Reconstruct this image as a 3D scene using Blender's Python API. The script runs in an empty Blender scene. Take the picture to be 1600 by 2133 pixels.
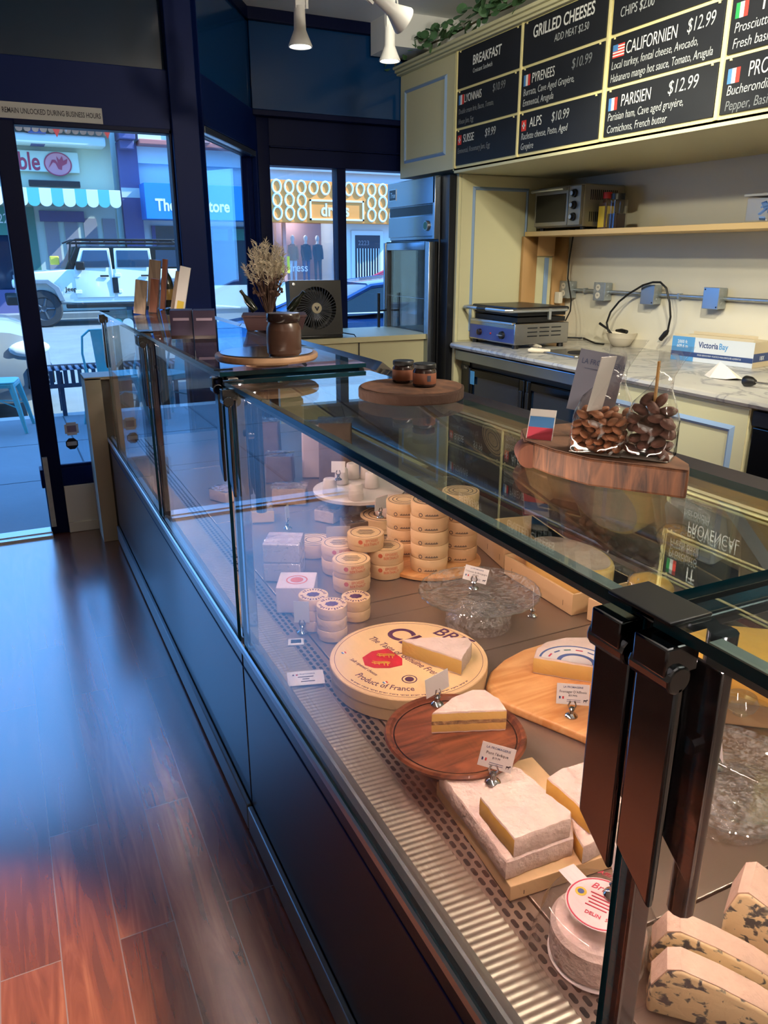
import bpy, bmesh, math, random
from mathutils import Matrix, Vector
PI = math.pi
SC = bpy.context.scene
COL = SC.collection
random.seed(7)

def L(r, g, b):
    def f(c):
        c /= 255.0
        return c / 12.92 if c <= .04045 else ((c + .055) / 1.055) ** 2.4
    return (f(r), f(g), f(b), 1)

# ------------------------------------------------------------------ camera
CAMH = 1.5
YAW, PITCH, FPX = math.radians(25.9), math.radians(18.5), 1602.0
FW = Vector((math.sin(YAW) * math.cos(PITCH), math.cos(YAW) * math.cos(PITCH), -math.sin(PITCH)))
RT = Vector((math.cos(YAW), -math.sin(YAW), 0))
UP = RT.cross(FW)
cd = bpy.data.cameras.new('camera')
cam = bpy.data.objects.new('camera', cd)
COL.objects.link(cam)
cam.matrix_world = Matrix(((RT.x, UP.x, -FW.x, 0), (RT.y, UP.y, -FW.y, 0), (RT.z, UP.z, -FW.z, CAMH), (0, 0, 0, 1)))
cd.sensor_fit = 'VERTICAL'
cd.sensor_height = 24
cd.lens = FPX / 2133 * 24
cd.clip_start = .03
SC.camera = cam

def ray(x, y): return FW + RT * ((x - 800) / FPX) - UP * ((y - 1066.5) / FPX)
def pz(x, y, z):
    d = ray(x, y); return Vector((0, 0, CAMH)) + d * ((z - CAMH) / d.z)
def px(x, y, X):
    d = ray(x, y); return Vector((0, 0, CAMH)) + d * (X / d.x)
def py(x, y, Y):
    d = ray(x, y); return Vector((0, 0, CAMH)) + d * (Y / d.y)

# ------------------------------------------------------------------ world, sun, exposure
SC.view_settings.view_transform = 'Standard'
SC.view_settings.look = 'None'
SC.view_settings.gamma = 1
SC.view_settings.use_curve_mapping = False
SC.view_settings.exposure = 0.0
SC.cycles.max_bounces = 10
SC.cycles.diffuse_bounces = 3
SC.cycles.glossy_bounces = 5
SC.cycles.transmission_bounces = 8
SC.cycles.transparent_max_bounces = 40
SC.cycles.sample_clamp_indirect = 5
SC.cycles.caustics_reflective = False
SC.cycles.caustics_refractive = False

w = bpy.data.worlds.new('sky'); SC.world = w; w.use_nodes = True
nt = w.node_tree
bg = nt.nodes['Background']
SKY_COL, SKY_STR = (.13, .41, 1.0, 1), 4.3
bg.inputs[0].default_value = SKY_COL
bg.inputs[1].default_value = SKY_STR
sd = bpy.data.lights.new('sun', 'SUN'); sd.energy = 12.0; sd.color = (.82, .96, .95); sd.angle = .01
sun = bpy.data.objects.new('sun', sd); COL.objects.link(sun)
sun.rotation_euler = Vector((-.72, .22, -.65)).to_track_quat('-Z', 'Y').to_euler()

def spot(name, loc, target, power, color, size=60, blend=.5, radius=.04, parent=None):
    d = bpy.data.lights.new(name, 'SPOT'); d.energy = power; d.color = color
    d.spot_size = math.radians(size); d.spot_blend = blend; d.shadow_soft_size = radius
    o = bpy.data.objects.new(name, d); COL.objects.link(o)
    o.location = loc
    o.rotation_euler = (Vector(target) - Vector(loc)).to_track_quat('-Z', 'Y').to_euler()
    return o
def area(name, loc, target, power, color, sx, sy):
    d = bpy.data.lights.new(name, 'AREA'); d.energy = power; d.color = color
    d.shape = 'RECTANGLE'; d.size = sx; d.size_y = sy
    o = bpy.data.objects.new(name, d); COL.objects.link(o); o.location = loc
    o.rotation_euler = (Vector(target) - Vector(loc)).to_track_quat('-Z', 'Y').to_euler()
    return o
# added fill lights without fixtures, over the shop floor and the work aisle
def point_light(name, loc, power, color, r=.09):
    d = bpy.data.lights.new(name, 'POINT'); d.energy = power; d.color = color; d.shadow_soft_size = r
    o = bpy.data.objects.new(name, d); COL.objects.link(o); o.location = loc
point_light('room_fill_shop', (-.9, -1.2, 2.6), 13, (1, .84, .66))
point_light('room_fill_aisle', (1.9, .2, 2.55), 130, (1, .90, .74))
# track heads over the counter, further along the track than the photo shows
spot('track_light_menu', (1.35, 2.4, 2.6), (2.8, 3.6, 2.3), 85, (1, .93, .72), 95, .8, .05)
spot('track_light_wall', (1.9, 1.6, 2.75), (3.7, 3.2, 1.25), 210, (1, .92, .74), 70, .6, .04)
spot('track_light_floor', (-.40, -.95, 2.9), (-.37, 1.28, 0), 1800, (1, .84, .68), 15.5, .35, .05)

# ------------------------------------------------------------------ materials
MATS = {}
def mat(name, col, rough=.5, metal=0, spec=.5, bump=0, bscale=40, var=0, vscale=6, coat=0, emit=None, estr=0, stretch=(1, 1, 1), trans=0, sss=0, col2=None, alpha=1):
    if name in MATS: return MATS[name]
    m = bpy.data.materials.new(name); m.use_nodes = True
    n = m.node_tree.nodes; l = m.node_tree.links
    p = n['Principled BSDF']
    p.inputs['Base Color'].default_value = col
    p.inputs['Roughness'].default_value = rough
    p.inputs['Metallic'].default_value = metal
    p.inputs['Specular IOR Level'].default_value = spec
    p.inputs['Coat Weight'].default_value = coat
    p.inputs['Coat Roughness'].default_value = .08
    if trans: p.inputs['Transmission Weight'].default_value = trans
    if sss:
        p.inputs['Subsurface Weight'].default_value = sss
        p.inputs['Subsurface Radius'].default_value = (.01, .006, .003)
    if emit:
        p.inputs['Emission Color'].default_value = emit; p.inputs['Emission Strength'].default_value = estr
    tc = n.new('ShaderNodeTexCoord'); mp = n.new('ShaderNodeMapping'); mp.inputs['Scale'].default_value = stretch
    l.new(tc.outputs['Object'], mp.inputs[0])
    if var or col2:
        nz = n.new('ShaderNodeTexNoise'); nz.inputs['Scale'].default_value = vscale; nz.inputs['Detail'].default_value = 6
        l.new(mp.outputs[0], nz.inputs['Vector'])
        r = n.new('ShaderNodeValToRGB'); r.color_ramp.elements[0].position = .3; r.color_ramp.elements[1].position = .7
        c0 = col2 or tuple(c * (1 - var) for c in col[:3]) + (1,)
        r.color_ramp.elements[0].color = c0
        r.color_ramp.elements[1].color = col if col2 else tuple(min(1, c * (1 + var)) for c in col[:3]) + (1,)
        l.new(nz.outputs[0], r.inputs[0]); l.new(r.outputs[0], p.inputs['Base Color'])
    if bump:
        nb = n.new('ShaderNodeTexNoise'); nb.inputs['Scale'].default_value = bscale; nb.inputs['Detail'].default_value = 4
        l.new(mp.outputs[0], nb.inputs['Vector'])
        b = n.new('ShaderNodeBump'); b.inputs['Strength'].default_value = bump; b.inputs['Distance'].default_value = .004
        l.new(nb.outputs[0], b.inputs['Height']); l.new(b.outputs[0], p.inputs['Normal'])
    MATS[name] = m
    return m

def glass(name, tint=(1, 1, 1, 1), ior=1.5, rough=0, film=None, scatter=0, sc=40, cut=.6):
    """thin pane: Fresnel mix of clear transmission and mirror reflection"""
    if name in MATS: return MATS[name]
    m = bpy.data.materials.new(name); m.use_nodes = True
    n = m.node_tree.nodes; l = m.node_tree.links
    n.clear()
    out = n.new('ShaderNodeOutputMaterial'); mix = n.new('ShaderNodeMixShader')
    tr = n.new('ShaderNodeBsdfTransparent'); gl = n.new('ShaderNodeBsdfGlossy')
    tr.inputs[0].default_value = tint; gl.inputs['Roughness'].default_value = rough
    g = n.new('ShaderNodeNewGeometry'); ma = n.new('ShaderNodeMath'); ma.operation = 'MULTIPLY_ADD'
    ma.inputs[1].default_value = (1 / ior - ior); ma.inputs[2].default_value = ior
    fr = n.new('ShaderNodeFresnel')
    l.new(g.outputs['Backfacing'], ma.inputs[0]); l.new(ma.outputs[0], fr.inputs['IOR'])
    l.new(fr.outputs[0], mix.inputs[0]); l.new(tr.outputs[0], mix.inputs[1]); l.new(gl.outputs[0], mix.inputs[2])
    if film:      # crinkled clear film
        tc = n.new('ShaderNodeTexCoord'); nz = n.new('ShaderNodeTexNoise'); nz.inputs['Scale'].default_value = film; nz.inputs['Detail'].default_value = 2
        b = n.new('ShaderNodeBump'); b.inputs['Strength'].default_value = 1; b.inputs['Distance'].default_value = .012
        l.new(tc.outputs['Object'], nz.inputs['Vector']); l.new(nz.outputs[0], b.inputs['Height']); l.new(b.outputs[0], gl.inputs['Normal']); l.new(b.outputs[0], fr.inputs['Normal'])
    last = mix
    if scatter:   # fine relief or creases that scatter some light
        tc2 = n.new('ShaderNodeTexCoord'); n3 = n.new('ShaderNodeTexNoise'); n3.inputs['Scale'].default_value = sc; n3.inputs['Detail'].default_value = 3; n3.inputs['Distortion'].default_value = 1.5
        rp = n.new('ShaderNodeValToRGB'); rp.color_ramp.elements[0].position = cut; rp.color_ramp.elements[0].color = (0, 0, 0, 1); rp.color_ramp.elements[1].position = cut + .06; rp.color_ramp.elements[1].color = (scatter,) * 3 + (1,)
        df = n.new('ShaderNodeBsdfDiffuse'); df.inputs[0].default_value = (.9, .9, .9, 1)
        mx2 = n.new('ShaderNodeMixShader')
        l.new(tc2.outputs['Object'], n3.inputs['Vector']); l.new(n3.outputs[0], rp.inputs[0]); l.new(rp.outputs[0], mx2.inputs[0]); l.new(mix.outputs[0], mx2.inputs[1]); l.new(df.outputs[0], mx2.inputs[2]); last = mx2
    l.new(last.outputs[0], out.inputs[0])
    MATS[name] = m
    return m

def node_mat(name, build):
    m = bpy.data.materials.new(name); m.use_nodes = True
    build(m.node_tree, m.node_tree.nodes, m.node_tree.links, m.node_tree.nodes['Principled BSDF'])
    MATS[name] = m
    return m

def plank(nt, n, l, p):
    tc = n.new('ShaderNodeTexCoord'); mp = n.new('ShaderNodeMapping'); mp.inputs['Rotation'].default_value = (0, 0, PI / 2); mp.inputs['Location'].default_value = (.35, .075, 0)
    l.new(tc.outputs['Object'], mp.inputs[0])
    b = n.new('ShaderNodeTexBrick'); b.inputs['Scale'].default_value = 1
    b.inputs['Brick Width'].default_value = 1.15; b.inputs['Row Height'].default_value = .125; b.inputs['Mortar Size'].default_value = .0016; b.inputs['Mortar Smooth'].default_value = .3
    b.offset = .37; b.offset_frequency = 2
    b.inputs['Color1'].default_value = (0, 0, 0, 1); b.inputs['Color2'].default_value = (1, 1, 1, 1); b.inputs['Mortar'].default_value = (.5, .5, .5, 1)
    l.new(mp.outputs[0], b.inputs[0])
    sp = n.new('ShaderNodeSeparateColor'); l.new(b.outputs['Color'], sp.inputs[0])
    mp2 = n.new('ShaderNodeMapping'); mp2.inputs['Scale'].default_value = (13, 1.2, 1); l.new(tc.outputs['Object'], mp2.inputs[0])
    add = n.new('ShaderNodeVectorMath'); add.operation = 'MULTIPLY_ADD'; add.inputs[1].default_value = (7, 7, 7)
    l.new(b.outputs['Color'], add.inputs[0]); l.new(mp2.outputs[0], add.inputs[2])
    nz = n.new('ShaderNodeTexNoise'); nz.inputs['Scale'].default_value = 1.6; nz.inputs['Detail'].default_value = 9; nz.inputs['Distortion'].default_value = 1.6
    l.new(add.outputs[0], nz.inputs['Vector'])
    r = n.new('ShaderNodeValToRGB'); e = r.color_ramp.elements
    e[0].position = .26; e[0].color = L(88, 50, 38); e[1].position = .78; e[1].color = L(158, 96, 68)
    x = e.new(.5); x.color = L(126, 68, 48)
    l.new(nz.outputs[0], r.inputs[0])
    mx = n.new('ShaderNodeMix'); mx.data_type = 'RGBA'; mx.blend_type = 'MULTIPLY'; mx.inputs[0].default_value = 1
    r2 = n.new('ShaderNodeValToRGB'); r2.color_ramp.elements[0].color = (.62, .6, .58, 1); r2.color_ramp.elements[1].color = (1.0, 1, 1, 1)
    l.new(sp.outputs[0], r2.inputs[0]); l.new(r.outputs[0], mx.inputs[6]); l.new(r2.outputs[0], mx.inputs[7])
    m2 = n.new('ShaderNodeMix'); m2.data_type = 'RGBA'; m2.inputs[7].default_value = L(120, 100, 95)
    l.new(b.outputs['Fac'], m2.inputs[0]); l.new(mx.outputs[2], m2.inputs[6])
    l.new(m2.outputs[2], p.inputs['Base Color'])
    p.inputs['Roughness'].default_value = .27; p.inputs['Specular IOR Level'].default_value = .8; p.inputs['Coat Weight'].default_value = 1; p.inputs['Coat Roughness'].default_value = .2; p.inputs['Coat IOR'].default_value = 1.8
    bp = n.new('ShaderNodeBump'); bp.inputs['Strength'].default_value = .05; bp.inputs['Distance'].default_value = .002
    l.new(nz.outputs[0], bp.inputs['Height']); l.new(bp.outputs[0], p.inputs['Normal'])
node_mat('plank_floor', plank)

def wood(name, c0, c1, scale=3, stretch=(1, 8, 8), rough=.45, coat=0):
    def b(nt, n, l, p):
        tc = n.new('ShaderNodeTexCoord'); mp = n.new('ShaderNodeMapping'); mp.inputs['Scale'].default_value = stretch
        nz = n.new('ShaderNodeTexNoise'); nz.inputs['Scale'].default_value = scale; nz.inputs['Detail'].default_value = 8; nz.inputs['Distortion'].default_value = 1.2
        r = n.new('ShaderNodeValToRGB'); r.color_ramp.elements[0].position = .35; r.color_ramp.elements[1].position = .66
        r.color_ramp.elements[0].color = c0; r.color_ramp.elements[1].color = c1
        l.new(tc.outputs['Object'], mp.inputs[0]); l.new(mp.outputs[0], nz.inputs['Vector']); l.new(nz.outputs[0], r.inputs[0]); l.new(r.outputs[0], p.inputs['Base Color'])
        p.inputs['Roughness'].default_value = rough; p.inputs['Coat Weight'].default_value = coat
    return node_mat(name, b)

def blue_cheese(nt, n, l, p):
    tc = n.new('ShaderNodeTexCoord')
    nz = n.new('ShaderNodeTexNoise'); nz.inputs['Scale'].default_value = 70; nz.inputs['Detail'].default_value = 3; nz.inputs['Distortion'].default_value = .5
    n2 = n.new('ShaderNodeTexNoise'); n2.inputs['Scale'].default_value = 22
    l.new(tc.outputs['Object'], nz.inputs['Vector']); l.new(tc.outputs['Object'], n2.inputs['Vector'])
    ad = n.new('ShaderNodeMath'); ad.operation = 'MULTIPLY_ADD'; ad.inputs[1].default_value = .6; l.new(n2.outputs[0], ad.inputs[0]); l.new(nz.outputs[0], ad.inputs[2])
    r = n.new('ShaderNodeValToRGB'); e = r.color_ramp.elements
    e[0].position = .825; e[0].color = L(236, 212, 166); e[1].position = .91; e[1].color = L(74, 80, 84)
    x = e.new(.865); x.color = L(150, 145, 125)
    l.new(ad.outputs[0], r.inputs[0]); l.new(r.outputs[0], p.inputs['Base Color'])
    p.inputs['Roughness'].default_value = .45
    bp = n.new('ShaderNodeBump'); bp.inputs['Strength'].default_value = .4; bp.inputs['Distance'].default_value = -.003
    l.new(ad.outputs[0], bp.inputs['Height']); l.new(bp.outputs[0], p.inputs['Normal'])
node_mat('blue_cheese', blue_cheese)

def marble(nt, n, l, p):
    tc = n.new('ShaderNodeTexCoord')
    nz = n.new('ShaderNodeTexNoise'); nz.inputs['Scale'].default_value = 2.2; nz.inputs['Detail'].default_value = 9; nz.inputs['Distortion'].default_value = 2.5
    l.new(tc.outputs['Object'], nz.inputs['Vector'])
    r = n.new('ShaderNodeValToRGB'); e = r.color_ramp.elements
    e[0].position = .3; e[0].color = L(186, 184, 176); e[1].position = .7; e[1].color = L(178, 176, 170)
    x = e.new(.5); x.color = L(146, 146, 146); y = e.new(.46); y.color = L(182, 180, 172); z = e.new(.54); z.color = L(180, 178, 170)
    l.new(nz.outputs[0], r.inputs[0]); l.new(r.outputs[0], p.inputs['Base Color'])
    p.inputs['Roughness'].default_value = .22
node_mat('marble', marble)

def ribbed(nt, n, l, p):
    p.inputs['Base Color'].default_value = L(190, 176, 160); p.inputs['Metallic'].default_value = .8; p.inputs['Roughness'].default_value = .4
node_mat('ribbed_metal', ribbed)

def stripes(name, c0, c1, width, axis=0):
    def b(nt, n, l, p):
        tc = n.new('ShaderNodeTexCoord'); s = n.new('ShaderNodeSeparateXYZ'); l.new(tc.outputs['Object'], s.inputs[0])
        m = n.new('ShaderNodeMath'); m.operation = 'DIVIDE'; m.inputs[1].default_value = width * 2; l.new(s.outputs[axis], m.inputs[0])
        f = n.new('ShaderNodeMath'); f.operation = 'FRACT'; l.new(m.outputs[0], f.inputs[0])
        g = n.new('ShaderNodeMath'); g.operation = 'GREATER_THAN'; g.inputs[1].default_value = .5; l.new(f.outputs[0], g.inputs[0])
        x = n.new('ShaderNodeMix'); x.data_type = 'RGBA'; x.inputs[6].default_value = c0; x.inputs[7].default_value = c1
        l.new(g.outputs[0], x.inputs[0]); l.new(x.outputs[2], p.inputs['Base Color']); p.inputs['Roughness'].default_value = .7
    return node_mat(name, b)
M = MATS
mat('navy_paint', L(6, 28, 84), .45, spec=.12); mat('black_paint', L(6, 16, 54), .45, spec=.12)
mat('black_gloss', L(12, 13, 16), .18); mat('dark_grip', L(20, 20, 22), .5); mat('dark_transom', L(22, 46, 70), .12, spec=.5); mat('blue_transom', L(16, 58, 108), .13, spec=.5); mat('dark_panel', L(20, 27, 36), .25)
mat('ceiling_white', L(240, 242, 242), .8); mat('wall_cream', L(226, 220, 200), .75, var=.03, vscale=2); mat('wall_plain', L(170, 165, 155), .85)
mat('cabinet_cream', L(212, 208, 168), .5); mat('cabinet_yellow', L(228, 218, 160), .5); mat('moulding_blue', L(136, 164, 200), .45)
mat('white_paint', L(222, 222, 215), .55, bump=.2, bscale=18)
mat('case_black', L(14, 18, 32), .32, bump=.05, bscale=300, coat=.4); mat('case_grey', L(120, 126, 132), .35, metal=.5)
mat('chrome', L(200, 200, 204), .08, metal=1); mat('steel', L(170, 168, 165), .26, metal=1, stretch=(1, 20, 1), bump=.05, bscale=60)
mat('deck_steel', L(168, 150, 138), .34, metal=.7, bump=.08, bscale=50, stretch=(1, 12, 1)); mat('grille_steel', L(176, 158, 146), .35, metal=.8)
mat('slot_black', L(8, 8, 10), .6); mat('fridge_steel', L(150, 160, 170), .25, metal=.9); mat('dark_metal', L(44, 46, 52), .35, metal=.6)
mat('alu', L(190, 195, 200), .3, metal=.9); mat('galv', L(176, 184, 188), .4, metal=.8, var=.1, vscale=30)
mat('black_plastic', L(16, 17, 20), .4); mat('cable_black', L(14, 14, 16), .5); mat('rubber', L(28, 29, 32), .8)
mat('white_card', L(232, 226, 222), .7); mat('grey_card', L(150, 152, 172), .7); mat('ink', L(60, 58, 70), .8); mat('ink_blue', L(92, 104, 140), .8); mat('ink_red', L(200, 30, 44), .7)
mat('chalk', L(225, 228, 226), .9); mat('chalk_dim', L(120, 126, 130), .9); mat('chalk_mid', L(178, 184, 186), .9); mat('board_black', L(22, 25, 31), .6, var=.15, vscale=5)
mat('flag_blue', L(74, 130, 190), .7); mat('flag_white', L(225, 228, 228), .7); mat('flag_red', L(214, 60, 52), .7); mat('flag_green', L(40, 150, 80), .7)
mat('rind', L(236, 212, 200), .55, bump=1, bscale=85, var=.07, vscale=30, sss=.05, coat=.35); mat('blue_rind', L(222, 190, 168), .5, bump=.8, bscale=80, var=.08, vscale=40); mat('paste', L(232, 190, 112), .42, bump=.3, bscale=60, var=.06, vscale=25, sss=.08)
mat('paste_gold', L(226, 176, 84), .35, bump=.3, bscale=50, var=.06, vscale=20, sss=.08); mat('truffle', L(120, 96, 78), .6, bump=.8, bscale=160, col2=L(200, 160, 110), vscale=90)
mat('washed_rind', L(206, 180, 160), .6, bump=.8, bscale=60, var=.1, vscale=40)
mat('poplar', L(238, 200, 152), .6, var=.05, vscale=6, stretch=(1, 1, 10)); mat('poplar_box', L(234, 196, 148), .6, var=.04, vscale=8, stretch=(1, 6, 6))
mat('paper_label', L(238, 202, 150), .7); mat('purple_ink', L(92, 48, 84), .7); mat('print_orange', L(216, 108, 72), .7); mat('shield_red', L(206, 40, 56), .6); mat('label_blue', L(84, 104, 160), .6); mat('pink_ink', L(214, 74, 96), .6); mat('label_pink', L(244, 216, 216), .6)
mat('white_box', L(226, 206, 206), .6); mat('brown_pack', L(122, 100, 84), .5, var=.15, vscale=20); mat('crottin', L(224, 214, 206), .7, bump=.4, bscale=50)
mat('purple_box', L(46, 30, 58), .5); mat('tape_mauve', L(150, 130, 150), .6); mat('honey', L(78, 52, 42), .3); mat('jar_dark', L(44, 28, 26), .2); mat('label_rust', L(128, 74, 50), .6)
mat('terracotta', L(80, 56, 60), .7); mat('pampas', L(214, 200, 176), .9); mat('twig', L(90, 66, 56), .9); mat('bottle_green', L(20, 26, 18), .12); mat('bottle_gold', L(130, 100, 40), .3)
mat('leaf', L(84, 124, 84), .55, var=.25, vscale=9); mat('leaf_stem', L(86, 80, 58), .8)
mat('almond', L(150, 92, 58), .6, bump=.5, bscale=90, var=.15, vscale=30); mat('choc_nut', L(98, 58, 46), .7, bump=.5, bscale=120, var=.15, vscale=40)
mat('led', (1, .8, .66, 1), .5, emit=(1, .74, .62, 1), estr=30); mat('lamp_face', (1, 1, .9, 1), .5, emit=(1, .95, .75, 1), estr=9); mat('lamp_white', L(205, 205, 205), .4)
mat('teal_paint', L(96, 186, 196), .4); mat('bench_grey', L(70, 86, 110), .5, metal=.3)
mat('asphalt', L(120, 124, 126), .85, bump=.3, bscale=60, var=.1, vscale=3); mat('concrete', L(122, 130, 138), .8, bump=.2, bscale=40, var=.08, vscale=2); mat('joint', L(70, 76, 84), .9)
mat('stucco', L(206, 204, 176), .8, bump=.2, bscale=30); mat('stucco_white', L(222, 226, 226), .8); mat('purple_paint', L(88, 88, 132), .7); mat('roof_tile', L(190, 128, 100), .8, var=.2, vscale=3); mat('gutter', L(206, 210, 200), .6)
mat('sign_cream', L(206, 210, 194), .7); mat('emblem_pink', L(220, 140, 150), .7); mat('emblem_red', L(176, 60, 84), .7); mat('awning_teal', L(90, 176, 176), .8); mat('awning_white', L(222, 226, 220), .8)
mat('door_panel', L(150, 140, 146), .8); mat('door_cream', L(196, 198, 184), .7); mat('sea_green', L(74, 130, 116), .7); mat('ups_blue', L(0, 128, 214), .6); mat('ups_white', L(245, 245, 245), .6); mat('ups_brown', L(84, 62, 40), .5); mat('ups_gold', L(206, 170, 90), .5)
mat('orange_sign', L(255, 150, 60), .6); mat('shop_dark', L(54, 52, 64), .6); mat('shop_window_back', L(150, 112, 110), .8); mat('trim_red', L(190, 110, 100), .7); mat('salmon', L(216, 150, 140), .7)
mat('jeep_white', L(226, 232, 228), .25, coat=.6); mat('car_glass', L(26, 44, 66), .06, spec=.8); mat('tyre', L(48, 50, 54), .85, bump=.5, bscale=20); mat('rim', L(90, 94, 100), .4, metal=.7)
mat('car_silver', L(140, 148, 156), .3, metal=.3, coat=.8); mat('car_blue', L(24, 60, 120), .2, metal=.3, coat=1); mat('car_red', L(196, 36, 50), .25, coat=.8); mat('headlight', L(220, 230, 235), .1, coat=1); mat('amber', L(230, 150, 70), .4)
mat('mannequin', L(225, 225, 225), .5); mat('coat_tan', L(176, 130, 90), .9); mat('coat_black', L(40, 40, 48), .9); mat('jeans', L(52, 66, 110), .9); mat('yellow', L(240, 220, 60), .6)
mat('bulkhead', L(186, 188, 190), .6); mat('brass_wood', L(190, 142, 80), .5); mat('shelf_wood', L(224, 190, 130), .5)
mat('film_blue', L(84, 150, 206), .6); mat('film_navy', L(44, 68, 120), .6); mat('film_white', L(214, 222, 230), .6); mat('cardboard', L(204, 190, 160), .8)
mat('energy_blue', L(90, 170, 220), .6); mat('oven_steel', L(150, 146, 136), .35, metal=.7); mat('grill_blue', L(60, 80, 150), .4); mat('bowl_cream', L(222, 214, 196), .4); mat('red_plastic', L(190, 40, 44), .5); mat('label_yellow', L(226, 196, 70), .6); mat('napkin', L(232, 226, 216), .8)
mat('bark', L(60, 38, 28), .9, bump=1, bscale=50); mat('mirror_dark', L(116, 118, 126), .12, metal=1); mat('edge_teal', L(4, 52, 66), .12, coat=.5); mat('edge_light', L(12, 62, 78), .12)
mat('post_cream', L(186, 176, 156), .5); mat('taupe', L(104, 98, 90), .5); mat('led_bar', L(140, 146, 150), .4, metal=.5); mat('sugar_blue', L(130, 160, 210), .8)
mat('fan_bar', L(96, 102, 114), .3, metal=.4); mat('fan_black', L(24, 24, 28), .3); mat('hub_cream', L(200, 190, 160), .4); mat('amber_wood', L(190, 150, 100), .5)
wood('walnut', L(76, 38, 26), L(150, 86, 58), 3, (2, 12, 6), .35, .2)
wood('maple', L(214, 146, 84), L(240, 184, 124), 3, (1.2, 10, 6), .4, .1)
wood('log_face', L(58, 34, 24), L(138, 88, 56), 5, (14, 14, 2), .6)
wood('log_top', L(74, 48, 36), L(120, 82, 60), 4, (6, 3, 3), .7)
wood('plank_grey', L(110, 92, 80), L(166, 144, 124), 3, (8, 8, 1.2), .6)
wood('plank_brown', L(92, 48, 34), L(140, 84, 58), 3, (8, 8, 1.2), .5)
wood('lazy_wood', L(156, 116, 88), L(190, 150, 116), 3, (2, 8, 4), .4)
glass('pane'); glass('pane_top', (.90, .97, .96, 1)); glass('clear_plastic', (.97, .97, .98, 1), 1.45); glass('film', (.985, .985, .985, 1), 2.1, .06, 22, .35, 34, .60)
glass('pressed_glass', (.99, .99, .99, 1), 1.6, .05, 45, .16, 85, .50); glass('rim_glass', (.97, .98, .98, 1), 2.4, .05); glass('shop_pane', (.86, .92, .95, 1), 1.5); glass('rear_pane', (.72, .74, .74, 1), 1.5)
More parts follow.
